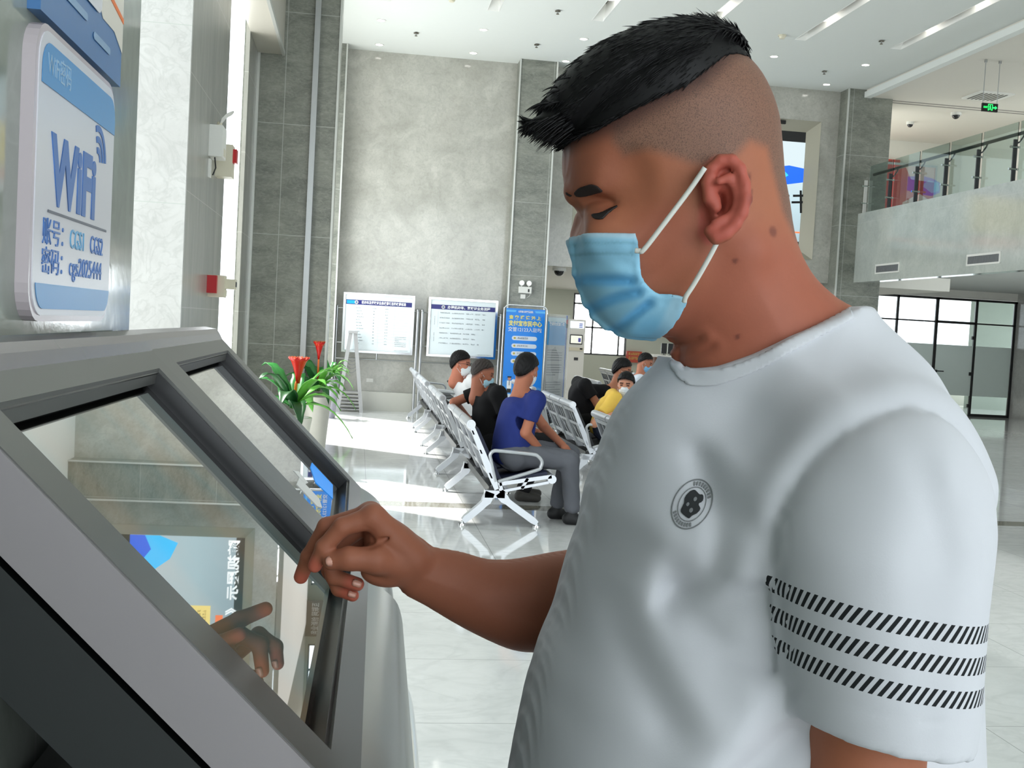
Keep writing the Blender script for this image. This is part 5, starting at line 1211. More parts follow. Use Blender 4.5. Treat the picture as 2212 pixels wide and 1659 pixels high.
hem = [w2(P, HY-.062) for P in ([(1236, 518), (1300, 523), (1370, 526)], [(1238, 540), (1300, 545), (1368, 547)], [(1366, 520), (1369, 590), (1378, 606), (1412, 642), (1440, 655)], [(1470, 640), (1440, 740)])]
def relief(X_, Z_):
    r = 0
    for P in pl:
        d = seg2(X_, Z_, P); r = r-.0030*np.exp(-(d/.0026)**2)+.0024*np.exp(-((d-.0065)/.005)**2)
    for P in hem: r = r-.0007*np.exp(-(seg2(X_, Z_, P)/.0009)**2)
    return r+.0008*np.sin(X_*230+np.sin(Z_*90)*2)*np.cos(Z_*160)
f0 = Puff(MO, HY, mw, .07, 2.1, relief).fn(X, Y_, Z)
f0 = smin(f0, HEADF.F.reshape(f0.shape)-.0038-.7*relief(X, Z), .008)
cut = sd2(X[:, 0, 0][:, None], Z[0, 0][None, :], cutP)[:, None, :]
F.F[:] = np.maximum(np.maximum(f0, -(HEADF.F.reshape(f0.shape)+.009)), cut)
me_m = F.mesh('mask', 1); V = verts(me_m); x_, z_ = V[:, 0], V[:, 2]
C = np.tile(np.array(lin((142, 196, 222))), (len(V), 1))
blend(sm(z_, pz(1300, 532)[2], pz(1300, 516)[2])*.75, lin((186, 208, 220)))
for P in pl: blend(sm(-seg2(x_, z_, P), -.0085, -.001)*.75, lin((78, 160, 212)))  # deeper blue of overlapping pleats, with crease shading mixed into the colour
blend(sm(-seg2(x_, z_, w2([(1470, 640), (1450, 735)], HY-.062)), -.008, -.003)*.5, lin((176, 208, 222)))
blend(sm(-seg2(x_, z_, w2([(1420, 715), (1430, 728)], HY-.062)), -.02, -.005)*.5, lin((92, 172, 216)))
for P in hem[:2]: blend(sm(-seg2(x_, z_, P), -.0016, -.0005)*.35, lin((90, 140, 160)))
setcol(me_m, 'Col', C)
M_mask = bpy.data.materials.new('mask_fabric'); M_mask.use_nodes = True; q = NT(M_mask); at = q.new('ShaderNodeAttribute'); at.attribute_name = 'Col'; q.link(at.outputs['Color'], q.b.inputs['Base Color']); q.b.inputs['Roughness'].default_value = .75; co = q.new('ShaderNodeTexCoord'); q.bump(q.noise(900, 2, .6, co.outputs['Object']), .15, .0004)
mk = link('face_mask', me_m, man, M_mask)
M_loop = mat('ear_loop', (214, 214, 206), .7, var=0)
for P in ([(1372, 541, .0685), (1382, 542, .070), (1392, 538, .072), (1440, 476, .0775), (1490, 410, .081), (1523, 362, .086)], [(1478, 652, .072), (1482, 640, .0745), (1500, 612, .078), (1530, 560, .084), (1554, 514, .088)]):
    B().tube(spl([near(*p) for p in P], 4, False), .0021, 8).obj('ear_loop', M_loop, mk, smooth=True)
# ------------------------------------------------------------------ T-shirt
TY = 1.0
tor = [(1430, 700), (1424, 770), (1398, 802), (1362, 838), (1330, 882), (1306, 932), (1290, 985), (1264, 1058), (1250, 1130), (1229, 1198), (1216, 1262), (1199, 1332), (1166, 1404), (1142, 1490), (1122, 1580), (1102, 1680), (1084, 1800), (1084, 1900), (2040, 1900), (2060, 1700), (2075, 1400), (2092, 1150), (2086, 1020), (2070, 950), (2040, 890), (2004, 836), (1960, 776), (1918, 728), (1884, 690), (1868, 664), (1840, 600), (1700, 560), (1500, 600)]
ycp = lambda px, py: .93+.055*min(1, max(0, (py-720)/200))+.015*min(1, max(0, (py-950)/250))
tor = [(a1 if not (a1 > 1950 and b1 > 900) else min(a1, 2050), b1) for a1, b1 in tor]
TP = spl([(lambda q_: (q_.x, q_.z))(PY(a1, b1, ycp(a1, b1))) for a1, b1 in tor], 3)
slv = [(1930, 880), (1850, 905), (1770, 960), (1700, 1050), (1664, 1150), (1664, 1220), (1674, 1300), (1684, 1400), (1692, 1500), (1703, 1585), (1712, 1700), (2050, 1740), (2063, 1625), (2080, 1500), (2094, 1300), (2112, 1150), (2106, 1080), (2084, 1000), (2040, 930), (1990, 890)]
SP_ = spl(w2(slv, AY), 3)
lo, hi = (.08, .68, .98), (.68, 1.32, 1.60)
F = Field(lo, hi, .0038); X, Y_, Z = F.sl(lo, hi)[1]
TC = [(w2([(a_, b_)], TY)[0], v) for a_, b_, v in ((1600, 1100, .20), (1450, 1100, .18), (1400, 1400, .20), (1600, 1500, .205), (1750, 1000, .19), (1900, 1100, .18), (1560, 850, .115), (1640, 770, .085), (1640, 720, .073), (1750, 680, .076), (1500, 780, .074), (1860, 760, .12), (1740, 800, .12), (1640, 900, .15), (1880, 1500, .18), (1300, 1600, .2))]
folds = [([(1290, 1010), (1240, 1180), (1180, 1400)], .004, .018), ([(1545, 1000), (1560, 1120), (1540, 1240), (1460, 1330)], -.006, .010), ([(1575, 990), (1600, 1100), (1580, 1220)], .005, .014),
 ([(1700, 1050), (1640, 1150), (1650, 1260), (1560, 1300), (1480, 1290)], -.004, .012), ([(1480, 1250), (1490, 1320), (1560, 1400), (1680, 1440)], -.006, .014), ([(1400, 1200), (1360, 1300), (1380, 1420), (1440, 1560)], -.005, .016), ([(1440, 1180), (1400, 1290), (1430, 1400), (1500, 1520)], .005, .018),
 ([(1330, 1240), (1280, 1400), (1250, 1600)], -.0045, .015), ([(1420, 880), (1440, 1000), (1420, 1120)], .0025, .018), ([(1620, 1460), (1560, 1560), (1480, 1660)], .006, .018), ([(1690, 1560), (1600, 1640), (1540, 1700)], -.006, .015), ([(1640, 900), (1560, 980), (1540, 1080)], -.003, .016)]
def sm_(v, a_, b_): t_ = np.clip((v-a_)/(b_-a_), 0, 1); return t_*t_*(3-2*t_)
def tfold(X_, Z_):
    r = 0
    for P, amp, w_ in folds: r = r+1.5*amp*np.exp(-(seg2(X_, Z_, w2(P, TY-.17))/w_)**2)
    r = r-.0016*np.exp(-(seg2(X_, Z_, w2([(1850, 766), (1882, 818), (1905, 868), (1917, 930)], TY-.14))/.0022)**2)
    return r
YC = [(w2([(a_, b_)], TY)[0], v) for a_, b_, v in ((1480, 760, .93), (1640, 720, .93), (1750, 680, .93), (1860, 690, .93), (1600, 820, .935), (1500, 850, .95), (1640, 1000, .985), (1400, 1000, .98), (1900, 1000, .985), (1600, 1300, 1.0), (1300, 1300, 1.0), (1900, 1400, 1.0), (1500, 1600, 1.0))]
f = Puff(TP, YC, TC, .15, 2.1, tfold).fn(X, Y_, Z)
sfold = [([(1700, 1040), (1690, 1200), (1720, 1330)], -.003, .007), ([(1920, 1000), (1900, 1200)], .002, .02), ([(1980, 1010), (2010, 1200)], -.002, .012), ([(1780, 1010), (1740, 1150)], .003, .012)]
def ffold(X_, Z_):
    r = 0
    for P, amp, w_ in sfold: r = r+amp*np.exp(-(seg2(X_, Z_, w2(P, AY-.06))/w_)**2)
    r = r-.0012*np.exp(-(seg2(X_, Z_, w2([(1693, 1508), (1880, 1536), (2066, 1552)], AY-.07))/.0016)**2)
    return r
g = Puff(SP_, AY, [(w2([(a_, b_)], AY)[0], v) for a_, b_, v in ((1880, 1000, .078), (1880, 1300, .084), (1880, 1600, .082))], .066, 2.0, ffold).fn(X, Y_, Z)
a_, b_ = w2([(1705, 1578), (2062, 1628)], AY-.05); nx, nz = -(b_[1]-a_[1]), b_[0]-a_[0]; ln = math.hypot(nx, nz); hemd = -((X-a_[0])*nx+(Z-a_[1])*nz)/ln
inner = g+.007
g = np.maximum(g, hemd)
# right shoulder and sleeve, away from the camera
kk = .022+.06*sm_(Z, pz(1800, 1180, AY)[2], pz(1800, 1020, AY)[2])
F.F[:] = smin(f, g, kk); GS = g.copy()
F.cap(pz(1700, 820, .95), pz(1890, 1010, .86), .05, .055, .08)
F.cap(pz(1700, 960, 1.09), pz(1430, 1180, 1.10), .075, .075, .05)
nk = Puff(SK, HY, WH, .085).fn(X, Y_, Z)-.0042
F.F[:] = smin(F.F, nk, .012)
P_ = [(lambda q_: (q_.x, q_.z))(PY(a1, b1, y1)) for a1, b1, y1 in ((1200, 500, .9), (1200, 764, .92), (1420, 768, .92), (1456, 773, .918), (1468, 779, .912), (1484, 793, .895), (1520, 799, .875), (1566, 794, .865), (1640, 766, .858), (1712, 727, .86), (1780, 694, .875), (1838, 662, .90), (1868, 662, .93), (2050, 560, .93), (2200, 300, .93), (1200, 300, .93))]
top = sd2(X[:, 0, 0][:, None], Z[0, 0][None, :], P_)[:, None, :]
F.F[:] = np.maximum(F.F, -top)
me_s = F.mesh('shirt', 7)
V = verts(me_s); x_, y_, z_ = V[:, 0], V[:, 1], V[:, 2]
ac = pz(1885, 1300, AY); dx = x_-ac[0]; dy = y_-AY; ang = np.arctan2(dx, -dy)
a0 = np.array(pz(1880, 1000, AY)); 
# height along the sleeve measured from the hem plane
hv = ((x_-a_[0])*nx+(z_-a_[1])*nz)/ln
slm = sd2(x_, z_, w2([(1676, 1210), (2140, 1210), (2140, 1640), (1702, 1600)], AY-.05))
gi = tuple(np.clip(np.round((V[:, i]-F.lo[i])/F.res).astype(int), 0, F.n[i]-1) for i in range(3)); isl = sm(-slm, -.002, .002)*(y_ < AY+.11)*(GS[gi] < .006)
setval(me_s, 'ang', ang); setval(me_s, 'hv', hv); setval(me_s, 'slv', isl)
M_shirt = bpy.data.materials.new('shirt_cotton'); M_shirt.use_nodes = True; q = NT(M_shirt); A = {}
for n_ in ('ang', 'hv', 'slv'): a1 = q.new('ShaderNodeAttribute'); a1.attribute_name = n_; A[n_] = a1.outputs['Fac']
co = q.new('ShaderNodeTexCoord'); acc = None
for hc in (.0928, .0705, .0470):
    d = q.math('ABSOLUTE', q.math('SUBTRACT', A['hv'], hc)); inb = q.math('LESS_THAN', d, .0062)
    ph = q.math('FRACT', q.math('ADD', q.math('MULTIPLY', A['ang'], 13.0), q.math('MULTIPLY', A['hv'], -95.0)))
    st = q.math('MULTIPLY', inb, q.math('LESS_THAN', q.math('ABSOLUTE', q.math('SUBTRACT', ph, .5)), .25)); acc = st if acc is None else q.math('MAXIMUM', acc, st)
acc = q.math('MULTIPLY', acc, q.math('GREATER_THAN', A['slv'], .5))
col = q.mix(acc, lin((206, 207, 212)), lin((34, 36, 38))); q.link(col, q.b.inputs['Base Color']); q.b.inputs['Roughness'].default_value = .85; q.b.inputs['Specular IOR Level'].default_value = .2
q.bump(q.noise(700, 2, .6, co.outputs['Object']), .12, .0005)
shirt = link('t_shirt', me_s, man, M_shirt)
# ribbed collar band
cl = [(1461, 760), (1468, 778), (1486, 794), (1520, 800), (1566, 795), (1640, 768), (1712, 729), (1780, 696), (1838, 665)]
cb2 = [(p[0]-2+(8 if i > 6 else -12 if i < 2 else -4)*1., p[1]+(34 if 1 < i < 7 else 24)) for i, p in enumerate(cl)]
patch(me_s, [tuple(p) for p in spl(cl, 4, False)]+[tuple(p) for p in spl(cb2[::-1], 4, False)], 0, mat('collar_rib', (208, 209, 214), .85, var=0), 'collar', .0004, 60, man, thick=.0024)
# chest emblem
M_lg, M_ld = mat('print_grey', (128, 130, 132), .8, var=0), mat('print_dark', (44, 46, 48), .8, var=.2, vscale=80)
lc = (1495, 1089)
def el(u, v):      # emblem coordinates (unit circle) to the photograph's slanted ellipse
    c_, s_ = math.cos(math.radians(-62)), math.sin(math.radians(-62)); X_, Y2 = u*58, v*41
    return (lc[0]+X_*-c_*-1*1.0+Y2*s_*-1, lc[1]+X_*s_+Y2*c_)
def arc(r0, r1, a0_, a1_, n_=14): return [el(r1*math.cos(a), r1*math.sin(a)) for a in np.linspace(a0_, a1_, n_)]+[el(r0*math.cos(a), r0*math.sin(a)) for a in np.linspace(a1_, a0_, n_)]
lg = thing_logo = patch(me_s, arc(.95, 1.0, 0, math.pi, 24), 0, M_lg, 'chest_emblem', .0006, 90, man, thick=.0004)
patch(me_s, arc(.95, 1.0, math.pi, 2*math.pi, 24), 0, M_lg, 'emblem_ring', .0006, 90, lg, thick=.0004)
patch(me_s, arc(.66, .69, 0, math.pi, 24), 0, M_lg, 'emblem_ring', .0006, 90, lg, thick=.0004); patch(me_s, arc(.66, .69, math.pi, 2*math.pi, 24), 0, M_lg, 'emblem_ring', .0006, 90, lg, thick=.0004)
for a0_ in (-.55, 2.55):
    for k in range(9): a1_ = a0_+k*.17; patch(me_s, arc(.74, .9, a1_, a1_+.1, 4), 0, M_lg, 'emblem_letter', .0006, 10, lg, thick=.0004)
blob = [(.45, .1), (.5, .28), (.3, .42), (.12, .3), (.0, .5), (-.2, .46), (-.36, .3), (-.52, .2), (-.5, -.1), (-.42, -.36), (-.1, -.4), (.1, -.5), (.38, -.42), (.52, -.2)]
patch(me_s, [tuple(p) for p in spl([el(*p) for p in blob], 3)], 0, M_ld, 'emblem_figure', .0007, 34, lg, thick=.0004)
for c_, r in (((.22, .02), .09), ((-.22, .1), .1), ((-.08, -.2), .08)): patch(me_s, [el(c_[0]+r*math.cos(a), c_[1]+r*math.sin(a)) for a in np.linspace(0, 6.28, 10, endpoint=False)], 0, M_lg, 'emblem_spot', .0011, 8, lg, thick=.0004)

# trousers and shoes, below the frame
G = Field((.08, .80, 0), (.60, 1.24, 1.06), .014)
G.cap((.36, .93, .98), (.36, 1.08, .98), .15, .15, .05)
for yy_ in (.91, 1.10): G.cap((.36, yy_, .92), (.33, yy_, .50), .105, .08, .04); G.cap((.33, yy_, .50), (.36, yy_, .08), .08, .06, .03)
G.F[:] = np.maximum(G.F, .05-G.ax[2][None, None, :]); link('trousers', G.mesh('trousers', 2), man, mat('trousers_man', (40, 44, 54), .8, var=.05))
for yy_ in (.91, 1.10):
    G = Field((.1, yy_-.08, -.01), (.5, yy_+.08, .16), .008); G.cap((.38, yy_, .05), (.19, yy_-.01, .04), .05, .042, .02); G.cap((.37, yy_, .06), (.37, yy_, .1), .05, .045, .02)
    G.F[:] = np.maximum(G.F, .002-G.ax[2][None, None, :]); link('shoe', G.mesh('shoe', 1), man, mat('shoe_man', (28, 28, 30), .5, var=.1))
# ------------------------------------------------------------------ seated people (local frame: x forward, y left, z up, origin under the hips)
M_skin2 = skinmat('skin_far', .6)
def clothmat(nm, rgb, rough=.85): return mat(nm, rgb, rough, var=.05, vscale=12, spec=.2, bump=.05)
M_maskw = mat('mask_white', (222, 228, 232), .8, var=0); M_maskb = mat('mask_blue', (160, 200, 216), .8, var=.03, vscale=60)
def lerp(a, b, t): return [a[i]+(b[i]-a[i])*t for i in range(3)]
def person(name_label, loc, rz, P, skin=(176, 112, 84), shirt=None, pants=None, hairc=M_hair, hairst='short', mask=None, glasses=False, collar=False, res=.008, sleeve=.6, shoes=(20, 20, 22), shirt_long=False, strap=False):
    """P: joint positions in the local frame"""
    root = thing('person', loc, name_label, 'person'); root.rotation_euler = (0, 0, rz)
    def add(me, nm, m, par=root): o = bpy.data.objects.new(nm, me); COL.objects.link(o); o.parent = par; me.materials.clear(); me.materials.append(m); return o
    J = P; hd = np.array(J['head']); yaw, pit = J.get('yaw', 0), J.get('pitch', 0)
    Rz = Matrix.Rotation(math.radians(yaw), 3, 'Z') @ Matrix.Rotation(math.radians(pit), 3, 'Y')
    Ri = np.array(Rz.transposed())
    def hp(x, y, z): v = Rz @ Vector((x, y, z)); return [hd[0]+v.x, hd[1]+v.y, hd[2]+v.z]
    lo = np.min([J[k] for k in J if k not in ('yaw', 'pitch')], 0)-.2; hi = np.max([J[k] for k in J if k not in ('yaw', 'pitch')], 0)+.2; lo[2] = max(lo[2], -.005)
    # ---- body
    F = Field(lo, hi, res)
    F.ell(hp(0, 0, .02), (.095, .076, .105), .02, R=Ri); F.ell(hp(.02, 0, -.05), (.072, .058, .075), .03, R=Ri)
    F.ell(hp(.092, 0, -.015), (.016, .013, .024), .012, R=Ri); F.cap(hp(.075, -.04, .03), hp(.075, .04, .03), .012, .012, .012)
    for s_ in (-1, 1):
        F.ell(hp(-.005, .078*s_, -.012), (.018, .009, .032), .006, R=Ri); F.ell(hp(.088, .032*s_, .008), (.012, .016, .010), .008, 's', R=Ri); F.ell(hp(.066, .036*s_, -.02), (.02, .02, .018), .02, R=Ri)
    F.cap(hp(-.02, 0, -.06), J['neck'], .056, .062, .03)
    for s_ in ('l', 'r'):
        F.cap(J['sh'+s_], J['el'+s_], .044, .040, .02); F.cap(J['el'+s_], J['wr'+s_], .040, .027, .015)
        w_, e_ = np.array(J['wr'+s_]), np.array(J['el'+s_]); d = (w_-e_)/np.linalg.norm(w_-e_); side = np.cross(d, [0, 0, 1]); side /= np.linalg.norm(side)+1e-6; nrm = np.cross(side, d)
        if 'hd'+s_ in J: d = np.array(J['hd'+s_])-w_; d = d/np.linalg.norm(d)
        pm = w_+d*.05; F.cap(w_, pm, .024, .028, .015); F.cap(pm-side*.022, pm+side*.022, .015, .015, .012)
        for k in range(4):
            b0 = pm+side*(-.027+.018*k)+d*.02; b1 = b0+d*(.036-.004*abs(k-1.5))-nrm*.006; b2 = b1+d*.02-nrm*.022
            F.cap(b0, b1, .0095, .009, .004); F.cap(b1, b2, .009, .0075, .003)
        sd_ = 1 if s_ == 'l' else -1; th = pm+side*.03*-sd_*-1; F.cap(w_+d*.02, th, .015, .012, .01); F.cap(th, th+d*.035, .011, .009, .004)
        F.cap(J['kn'+s_], J['an'+s_], .045, .034, .01)
    F.cap(J['chest'], J['neck'], .08, .06, .04); F.cap(J['shl'], J['shr'], .05, .05, .04)
    me = F.mesh('body', 2); V = verts(me); C = np.tile(np.array(lin(skin)), (len(V), 1))
    L = (V-hd) @ np.array(Rz)
    up = np.clip((L[:, 2]+.005+.9*np.clip(-L[:, 0]-.0, -.03, .06)-.02)/.02, 0, 1)*(L[:, 2] > -.1)*(L[:, 0] < .06)
    rr = np.linalg.norm(L, axis=1) < .16
    for s_ in (-1, 1):      # brows, eyes
        bw = (np.abs(L[:, 2]-.03) < .006)*(np.abs(L[:, 1]-.034*s_) < .02)*(L[:, 0] > .05)*rr; C[bw] = lin((40, 26, 20))
        eyv = (np.abs(L[:, 2]-.008) < .006)*(np.abs(L[:, 1]-.033*s_) < .014)*(L[:, 0] > .05)*rr; C[eyv] = lin((30, 18, 16))
    ln_ = {'short': .03, 'buzz': .045, 'bun': .035}[hairst]; hl = L[:, 2]-(ln_+np.where(L[:, 0] > 0, .45, 1.25)*L[:, 0]); hk_ = (np.clip((hl+.022)/.02, 0, 1)*rr*(L[:, 2] > -.1)*.85)[:, None]; hk_ = hk_*(np.abs(L[:, 1]) < .084)[:, None]
    C = C*(1-hk_)+np.array(lin((30, 25, 23)))*hk_
    setcol(me, 'Col', C); body = add(me, 'body', M_skin2)
    # ---- hair
    F = Field(hd-.2, hd+.2, .006)
    th = {'short': .013, 'buzz': .006, 'bun': .014}[hairst]
    F.ell(hp(-.008, 0, .032), (.096+th, .078+th, .098+th), .01, R=Ri)
    if hairst == 'bun': F.ell(hp(-.1, 0, -.0), (.045, .05, .05), .02, R=Ri); F.ell(hp(-.05, 0, -.03), (.06, .075, .07), .02, R=Ri)
    elif hairst == 'short': F.ell(hp(-.045, 0, -.01), (.062+.006, .07, .07), .02, R=Ri)
    X, Y, Z = F.ax[0][:, None, None]-hd[0], F.ax[1][None, :, None]-hd[1], F.ax[2][None, None, :]-hd[2]
    lx = Ri[0][0]*X+Ri[0][1]*Y+Ri[0][2]*Z; ly = Ri[1][0]*X+Ri[1][1]*Y+Ri[1][2]*Z; lz = Ri[2][0]*X+Ri[2][1]*Y+Ri[2][2]*Z
    line = {'short': .03, 'buzz': .045, 'bun': .035}[hairst]
    cutp = np.maximum((line+np.where(lx > 0, .45, 1.25)*lx-lz)*.75, -.085-lz)
    earc = .03-np.sqrt((lx+.002)**2+(lz+.015)**2)
    F.F[:] = -smin(-F.F, -cutp.astype(f32), .02); F.F[:] = np.maximum(F.F, np.where(np.abs(ly) > .06, earc, -1)); F.F += .0032*np.sin(lx*260+5*np.sin(ly*90))*np.sin(ly*310+lz*120)
    add(F.mesh('hair', 1), 'hair', hairc)
    if mask:
        F = Field(hd-.16, hd+.16, .005); F.ell(hp(.022, 0, -.05), (.082, .066, .082), .02, R=Ri); F.ell(hp(.085, 0, -.035), (.026, .028, .036), .03, R=Ri)
        X, Y, Z = F.ax[0][:, None, None]-hd[0], F.ax[1][None, :, None]-hd[1], F.ax[2][None, None, :]-hd[2]
        lx = Ri[0][0]*X+Ri[0][1]*Y+Ri[0][2]*Z; lz = Ri[2][0]*X+Ri[2][1]*Y+Ri[2][2]*Z; ly = Ri[1][0]*X+Ri[1][1]*Y+Ri[1][2]*Z
        F.F[:] = np.maximum(F.F, np.maximum(.03-lx+.12*np.abs(lz+.05), np.maximum(lz+.012-.1*(lx-.05), -.118-lz))); F.F += .0012*np.sin(lz*260)
        mk_ = add(F.mesh('mask', 1), 'face_mask', mask)
        for s_ in (-1, 1):
            for za, zb in ((-.025, .012), (-.09, -.04)):
                me2 = B().tube([hp(.034, .062*s_, za), hp(.015, .078*s_, (za+zb)/2), hp(-.008, .084*s_, zb)], .0016, 5).mesh('l'); add(me2, 'ear_loop', M_maskw, mk_)
    if glasses:
        b = B()
        for s_ in (-1, 1):
            b.tube([hp(.104, s_*(.033+.022*math.cos(a)), .008+.016*math.sin(a)) for a in np.linspace(0, 2*math.pi, 13)], .0022, 5); b.tube([hp(.1, .055*s_, .014), hp(.05, .078*s_, .012), hp(-.01, .086*s_, .008)], .002, 5)
        b.tube([hp(.106, -.011, .01), hp(.108, 0, .013), hp(.106, .011, .01)], .002, 5); add(b.mesh('g'), 'glasses', M_black)
    # ---- shirt
    F = Field(lo, hi, res)
    pv, ch, nk = np.array(J['pelvis']), np.array(J['chest']), np.array(J['neck'])
    wd = J['shl'][1]-J['shr'][1]; ax = [(np.array(J['shl'])-np.array(J['shr']))]; ax = ax[0]/np.linalg.norm(ax[0]); q_ = wd*.19
    for s_ in (-1, 1): F.cap(pv+ax*s_*q_, ch+ax*s_*q_, .125, .118, .08)
    F.cap(pv, lerp(pv, ch, .6), .14, .135, .08)
    F.cap(J['shl'], J['shr'], .068, .068, .05); F.cap(ch, lerp(ch, nk, .85), .10, .068, .06)
    for s_ in ('l', 'r'):
        F.cap(J['sh'+s_], lerp(J['sh'+s_], J['el'+s_], 1.0 if shirt_long else sleeve), .068, .062, .03)
        if shirt_long: F.cap(J['el'+s_], lerp(J['el'+s_], J['wr'+s_], .9), .052, .04, .02)
    nkd = (np.array(hd)-nk); nkd = nkd/np.linalg.norm(nkd); pp = nk+nkd*.018
    X, Y, Z = F.ax[0][:, None, None], F.ax[1][None, :, None], F.ax[2][None, None, :]
    npl = (X-pp[0])*nkd[0]+(Y-pp[1])*nkd[1]+(Z-pp[2])*nkd[2]; nrd = np.sqrt((X-pp[0])**2+(Y-pp[1])**2+(Z-pp[2])**2)
    F.F[:] = np.maximum(F.F, np.where(nrd < .115, npl, -9)); F.F[:] = np.maximum(F.F, np.where((npl > .05) & (nrd < .15), npl, -9))
    bd = (ch-pv)/np.linalg.norm(ch-pv); b0 = pv-bd*.09; F.F[:] = np.maximum(F.F, -((X-b0[0])*bd[0]+(Y-b0[1])*bd[1]+(Z-b0[2])*bd[2]))
    for s_ in ('l', 'r'):
        if not shirt_long:
            e_ = np.array(J['el'+s_]); h_ = np.array(J['sh'+s_]); d = (e_-h_)/np.linalg.norm(e_-h_); c0 = h_+d*np.linalg.norm(e_-h_)*sleeve
            pl_ = (X-c0[0])*d[0]+(Y-c0[1])*d[1]+(Z-c0[2])*d[2]; rad = np.sqrt((X-c0[0])**2+(Y-c0[1])**2+(Z-c0[2])**2); F.F[:] = np.where(rad < .1, np.maximum(F.F, pl_), F.F)
    F.F += .003*np.sin(Z*34+6*Y+3*np.sin(X*20))*np.sin(X*26+Y*30)
    me = F.mesh('shirt', 2); sh = add(me, 'shirt', shirt)
    if collar:
        b = B(); 
        for s_ in (-1, 1): b.prism([tuple(nk+np.array(v)) for v in ((.05, .015*s_, .0), (.07, .06*s_, .02), (.0, .085*s_, .05), (-.01, .06*s_, .055))], (.006, 0, .006))
        add(b.mesh('c'), 'collar', shirt, sh)
    if strap: add(B().tube([nk+np.array((-.07, .06, .0)), nk+np.array((-.03, .085, .03)), nk+np.array((.03, .10, .0)), ch+np.array((.12, .0, -.08))], .012, 6).mesh('s'), 'bag_strap', M_black)
    # ---- trousers and shoes
    F = Field(lo, hi, res)
    F.cap(pv+ax*.08, pv-ax*.08, .135, .135, .05)
    for s_ in ('l', 'r'):
        F.cap(pv+ax*(.09 if s_ == 'l' else -.09), J['kn'+s_], .105, .074, .03); F.cap(J['kn'+s_], lerp(J['kn'+s_], J['an'+s_], .95), .074, .06, .03)
    X, Y, Z = F.ax[0][:, None, None], F.ax[1][None, :, None], F.ax[2][None, None, :]
    F.F += .0045*np.sin(Z*40+12*X+4*np.sin(Y*30))*np.sin(X*30+Y*24)
    F.F[:] = np.maximum(F.F, .07-Z)
    add(F.mesh('trousers', 2), 'trousers', pants)
    for s_ in ('l', 'r'):
        a_ = np.array(J['an'+s_]); t_ = np.array(J['to'+s_]); F = Field(np.minimum(a_, t_)-.1, np.maximum(a_, t_)+.1, .007)
        F.cap((a_[0]-.03, a_[1], .045), (t_[0], t_[1], .035), .045, .036, .02); F.cap((a_[0], a_[1], .06), (a_[0], a_[1], .1), .045, .04, .02)
        F.F[:] = np.maximum(F.F, .002-F.ax[2][None, None, :]); add(F.mesh('shoe', 1), 'shoe', mat('shoe_%d_%d_%d' % shoes, shoes, .6, var=.1))
    return root
SEAT = .44
def sit(lean=.0, **k):
    J = dict(pelvis=(.02, 0, SEAT+.12), chest=(.04+lean*.7, 0, SEAT+.43), neck=(.06+lean, 0, SEAT+.61), head=(.1+lean*1.15, 0, SEAT+.745),
      shl=(.04+lean*.95, .185, SEAT+.54), shr=(.04+lean*.95, -.185, SEAT+.54), ell=(.12+lean, .24, SEAT+.28), elr=(.12+lean, -.24, SEAT+.28),
      wrl=(.36+lean*.6, .1, SEAT+.17), wrr=(.36+lean*.6, -.1, SEAT+.17), knl=(.46, .12, SEAT+.08), knr=(.46, -.12, SEAT+.08), anl=(.46, .12, .1), anr=(.46, -.12, .1), tol=(.6, .14, .03), tor=(.6, -.14, .03))
    J.update(k); return J
p_ = lambda px, py, Y, ox, oy, oz=0: (lambda q_: (q_.x-ox, q_.y-oy, q_.z-oz))(PY(px, py, Y))
SX0 = HX+.13
person('seated man in a dark blue T-shirt and grey trousers, seen from behind', (SX0, 8.52, 0), 0,
  sit(.14, head=p_(1137, 800, 8.58, SX0, 8.52), yaw=42, pitch=12, neck=p_(1118, 868, 8.53, SX0, 8.52), chest=(.05, 0, .84), shl=(.1, .2, .97), shr=(.16, -.19, .95), elr=p_(1135, 935, 8.33, SX0, 8.52), wrr=p_(1168, 972, 8.42, SX0, 8.52), ell=(.3, .26, .72), wrl=(.42, .05, .6),
   knr=(.45, -.13, .50), knl=(.5, .13, .52), anr=(.50, -.1, .12), anl=(.42, .12, .12), tor=(.62, -.12, .03), tol=(.56, .14, .03), pelvis=(.02, 0, .53)),
  shirt=clothmat('shirt_navy', (38, 50, 112)), pants=clothmat('trousers_grey', (96, 98, 104)), mask=M_maskw, sleeve=.62)
person('seated man in a black T-shirt with one elbow over the bench back', (SX0-.02, 9.62, 0), 0,
  sit(.02, head=p_(1042, 808, 9.66, SX0-.02, 9.62), yaw=-8, pitch=14, neck=p_(1030, 862, 9.62, SX0-.02, 9.62), chest=(-.02, 0, .84), shl=(-.02, .2, .94), shr=(.03, -.2, .92), ell=(-.30, .26, .80), wrl=(-.16, .42, .66), pelvis=(.0, 0, .52), elr=(.1, -.26, .68), anr=(.3, -.12, .1), tor=(.42, -.14, .03), anl=(.35, .12, .1), tol=(.47, .14, .03)),
  shirt=clothmat('shirt_black', (20, 20, 21)), pants=clothmat('trousers_black', (28, 28, 30)), hairst='buzz', hairc=mat('hair_cropped', (44, 36, 32), .7, var=.2), mask=M_maskb, skin=(158, 98, 72), sleeve=.66, shoes=(52, 50, 46))
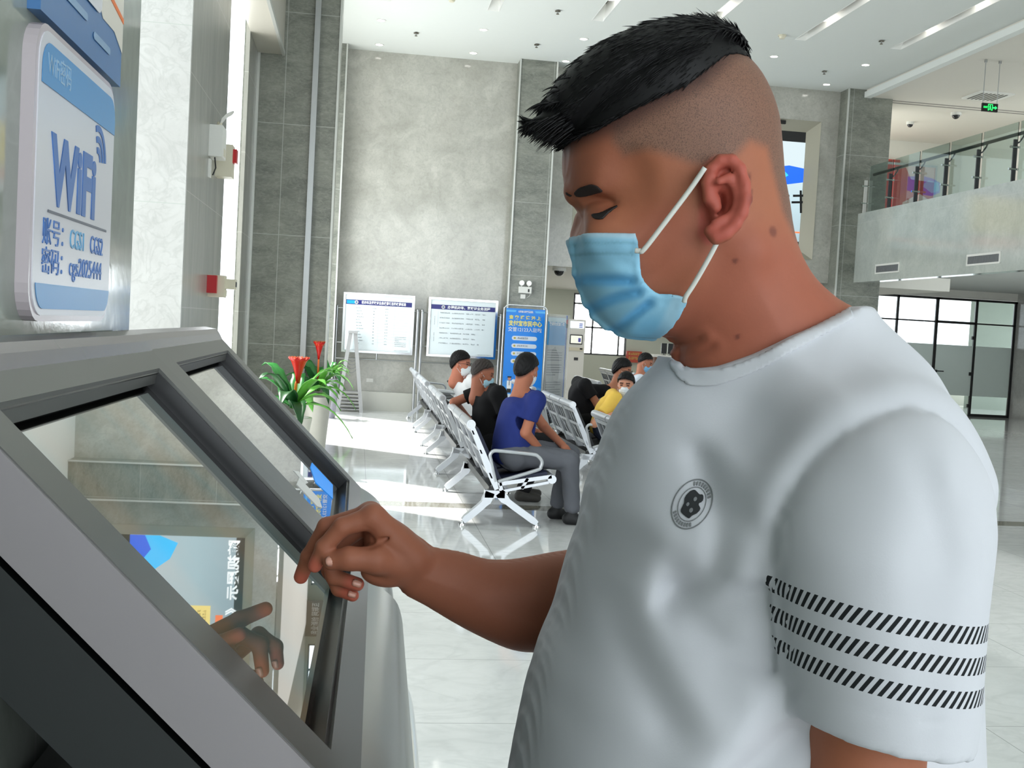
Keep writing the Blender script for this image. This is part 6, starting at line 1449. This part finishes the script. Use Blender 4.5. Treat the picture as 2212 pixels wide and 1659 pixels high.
person('seated man with glasses in a white T-shirt and dark bag strap', (SX0, 11.35, 0), 0,
  sit(.02, head=p_(995, 786, 11.35, SX0, 11.35), yaw=-22, pitch=6, neck=p_(983, 826, 11.35, SX0, 11.35), chest=(-.05, 0, .82), shl=(-.05, .19, .93), shr=(-.03, -.19, .93), pelvis=(.0, 0, .52), knl=(.44, .12, .5), knr=(.44, -.1, .5)),
  shirt=clothmat('shirt_white', (226, 228, 230)), pants=clothmat('trousers_dark', (34, 36, 44)), mask=M_maskw, glasses=True, strap=True, skin=(196, 124, 98))
SX2 = SX0+1.284
person('seated woman in a yellow T-shirt and white mask turning to look back', (SX2, 11.25, 0), 0,
  sit(.0, head=p_(1352, 832, 11.2, SX2, 11.25), yaw=-112, pitch=6, neck=p_(1348, 878, 11.25, SX2, 11.25), shl=(.17, .15, .84), shr=(.13, -.15, .83), chest=(.12, 0, .72), pelvis=(.08, 0, .52), elr=p_(1284, 915, 10.95, SX2, 11.25), wrr=p_(1330, 893, 10.92, SX2, 11.25), hdr=(.3, -.3, .8)),
  shirt=clothmat('shirt_yellow', (238, 198, 92)), pants=clothmat('trousers_denim', (60, 66, 84)), hairst='bun', mask=M_maskw, skin=(206, 148, 118), sleeve=.62)
person('seated man with glasses in a black shirt behind the woman in yellow', (SX2-.03, 11.95, 0), 0,
  sit(.0, head=p_(1344, 800, 11.95, SX2-.03, 11.95), yaw=-25, pitch=12, neck=p_(1326, 842, 11.95, SX2-.03, 11.95), chest=(-.02, 0, .82), shl=(-.02, .2, .92), shr=(-.02, -.2, .92)),
  shirt=clothmat('shirt_black2', (22, 22, 25)), pants=MATS['trousers_black'], mask=M_maskw, glasses=True, skin=(176, 118, 88))
q_ = PY(1393, 782, 14.6)
person('man in a light uniform shirt and blue mask reading, behind the seated pair', (q_.x-.1, 14.6, 0), 0,
  sit(.0, head=p_(1393, 783, 14.6, q_.x-.1, 14.6), yaw=-20, pitch=24, neck=p_(1382, 818, 14.6, q_.x-.1, 14.6), chest=(0, 0, .8), shl=(0, .2, .9), shr=(0, -.2, .9)),
  shirt=clothmat('shirt_uniform', (206, 214, 224)), pants=MATS['trousers_dark'], hairst='buzz', mask=mat('mask_sky', (130, 190, 232), .8, var=.02), skin=(190, 126, 98), collar=True)
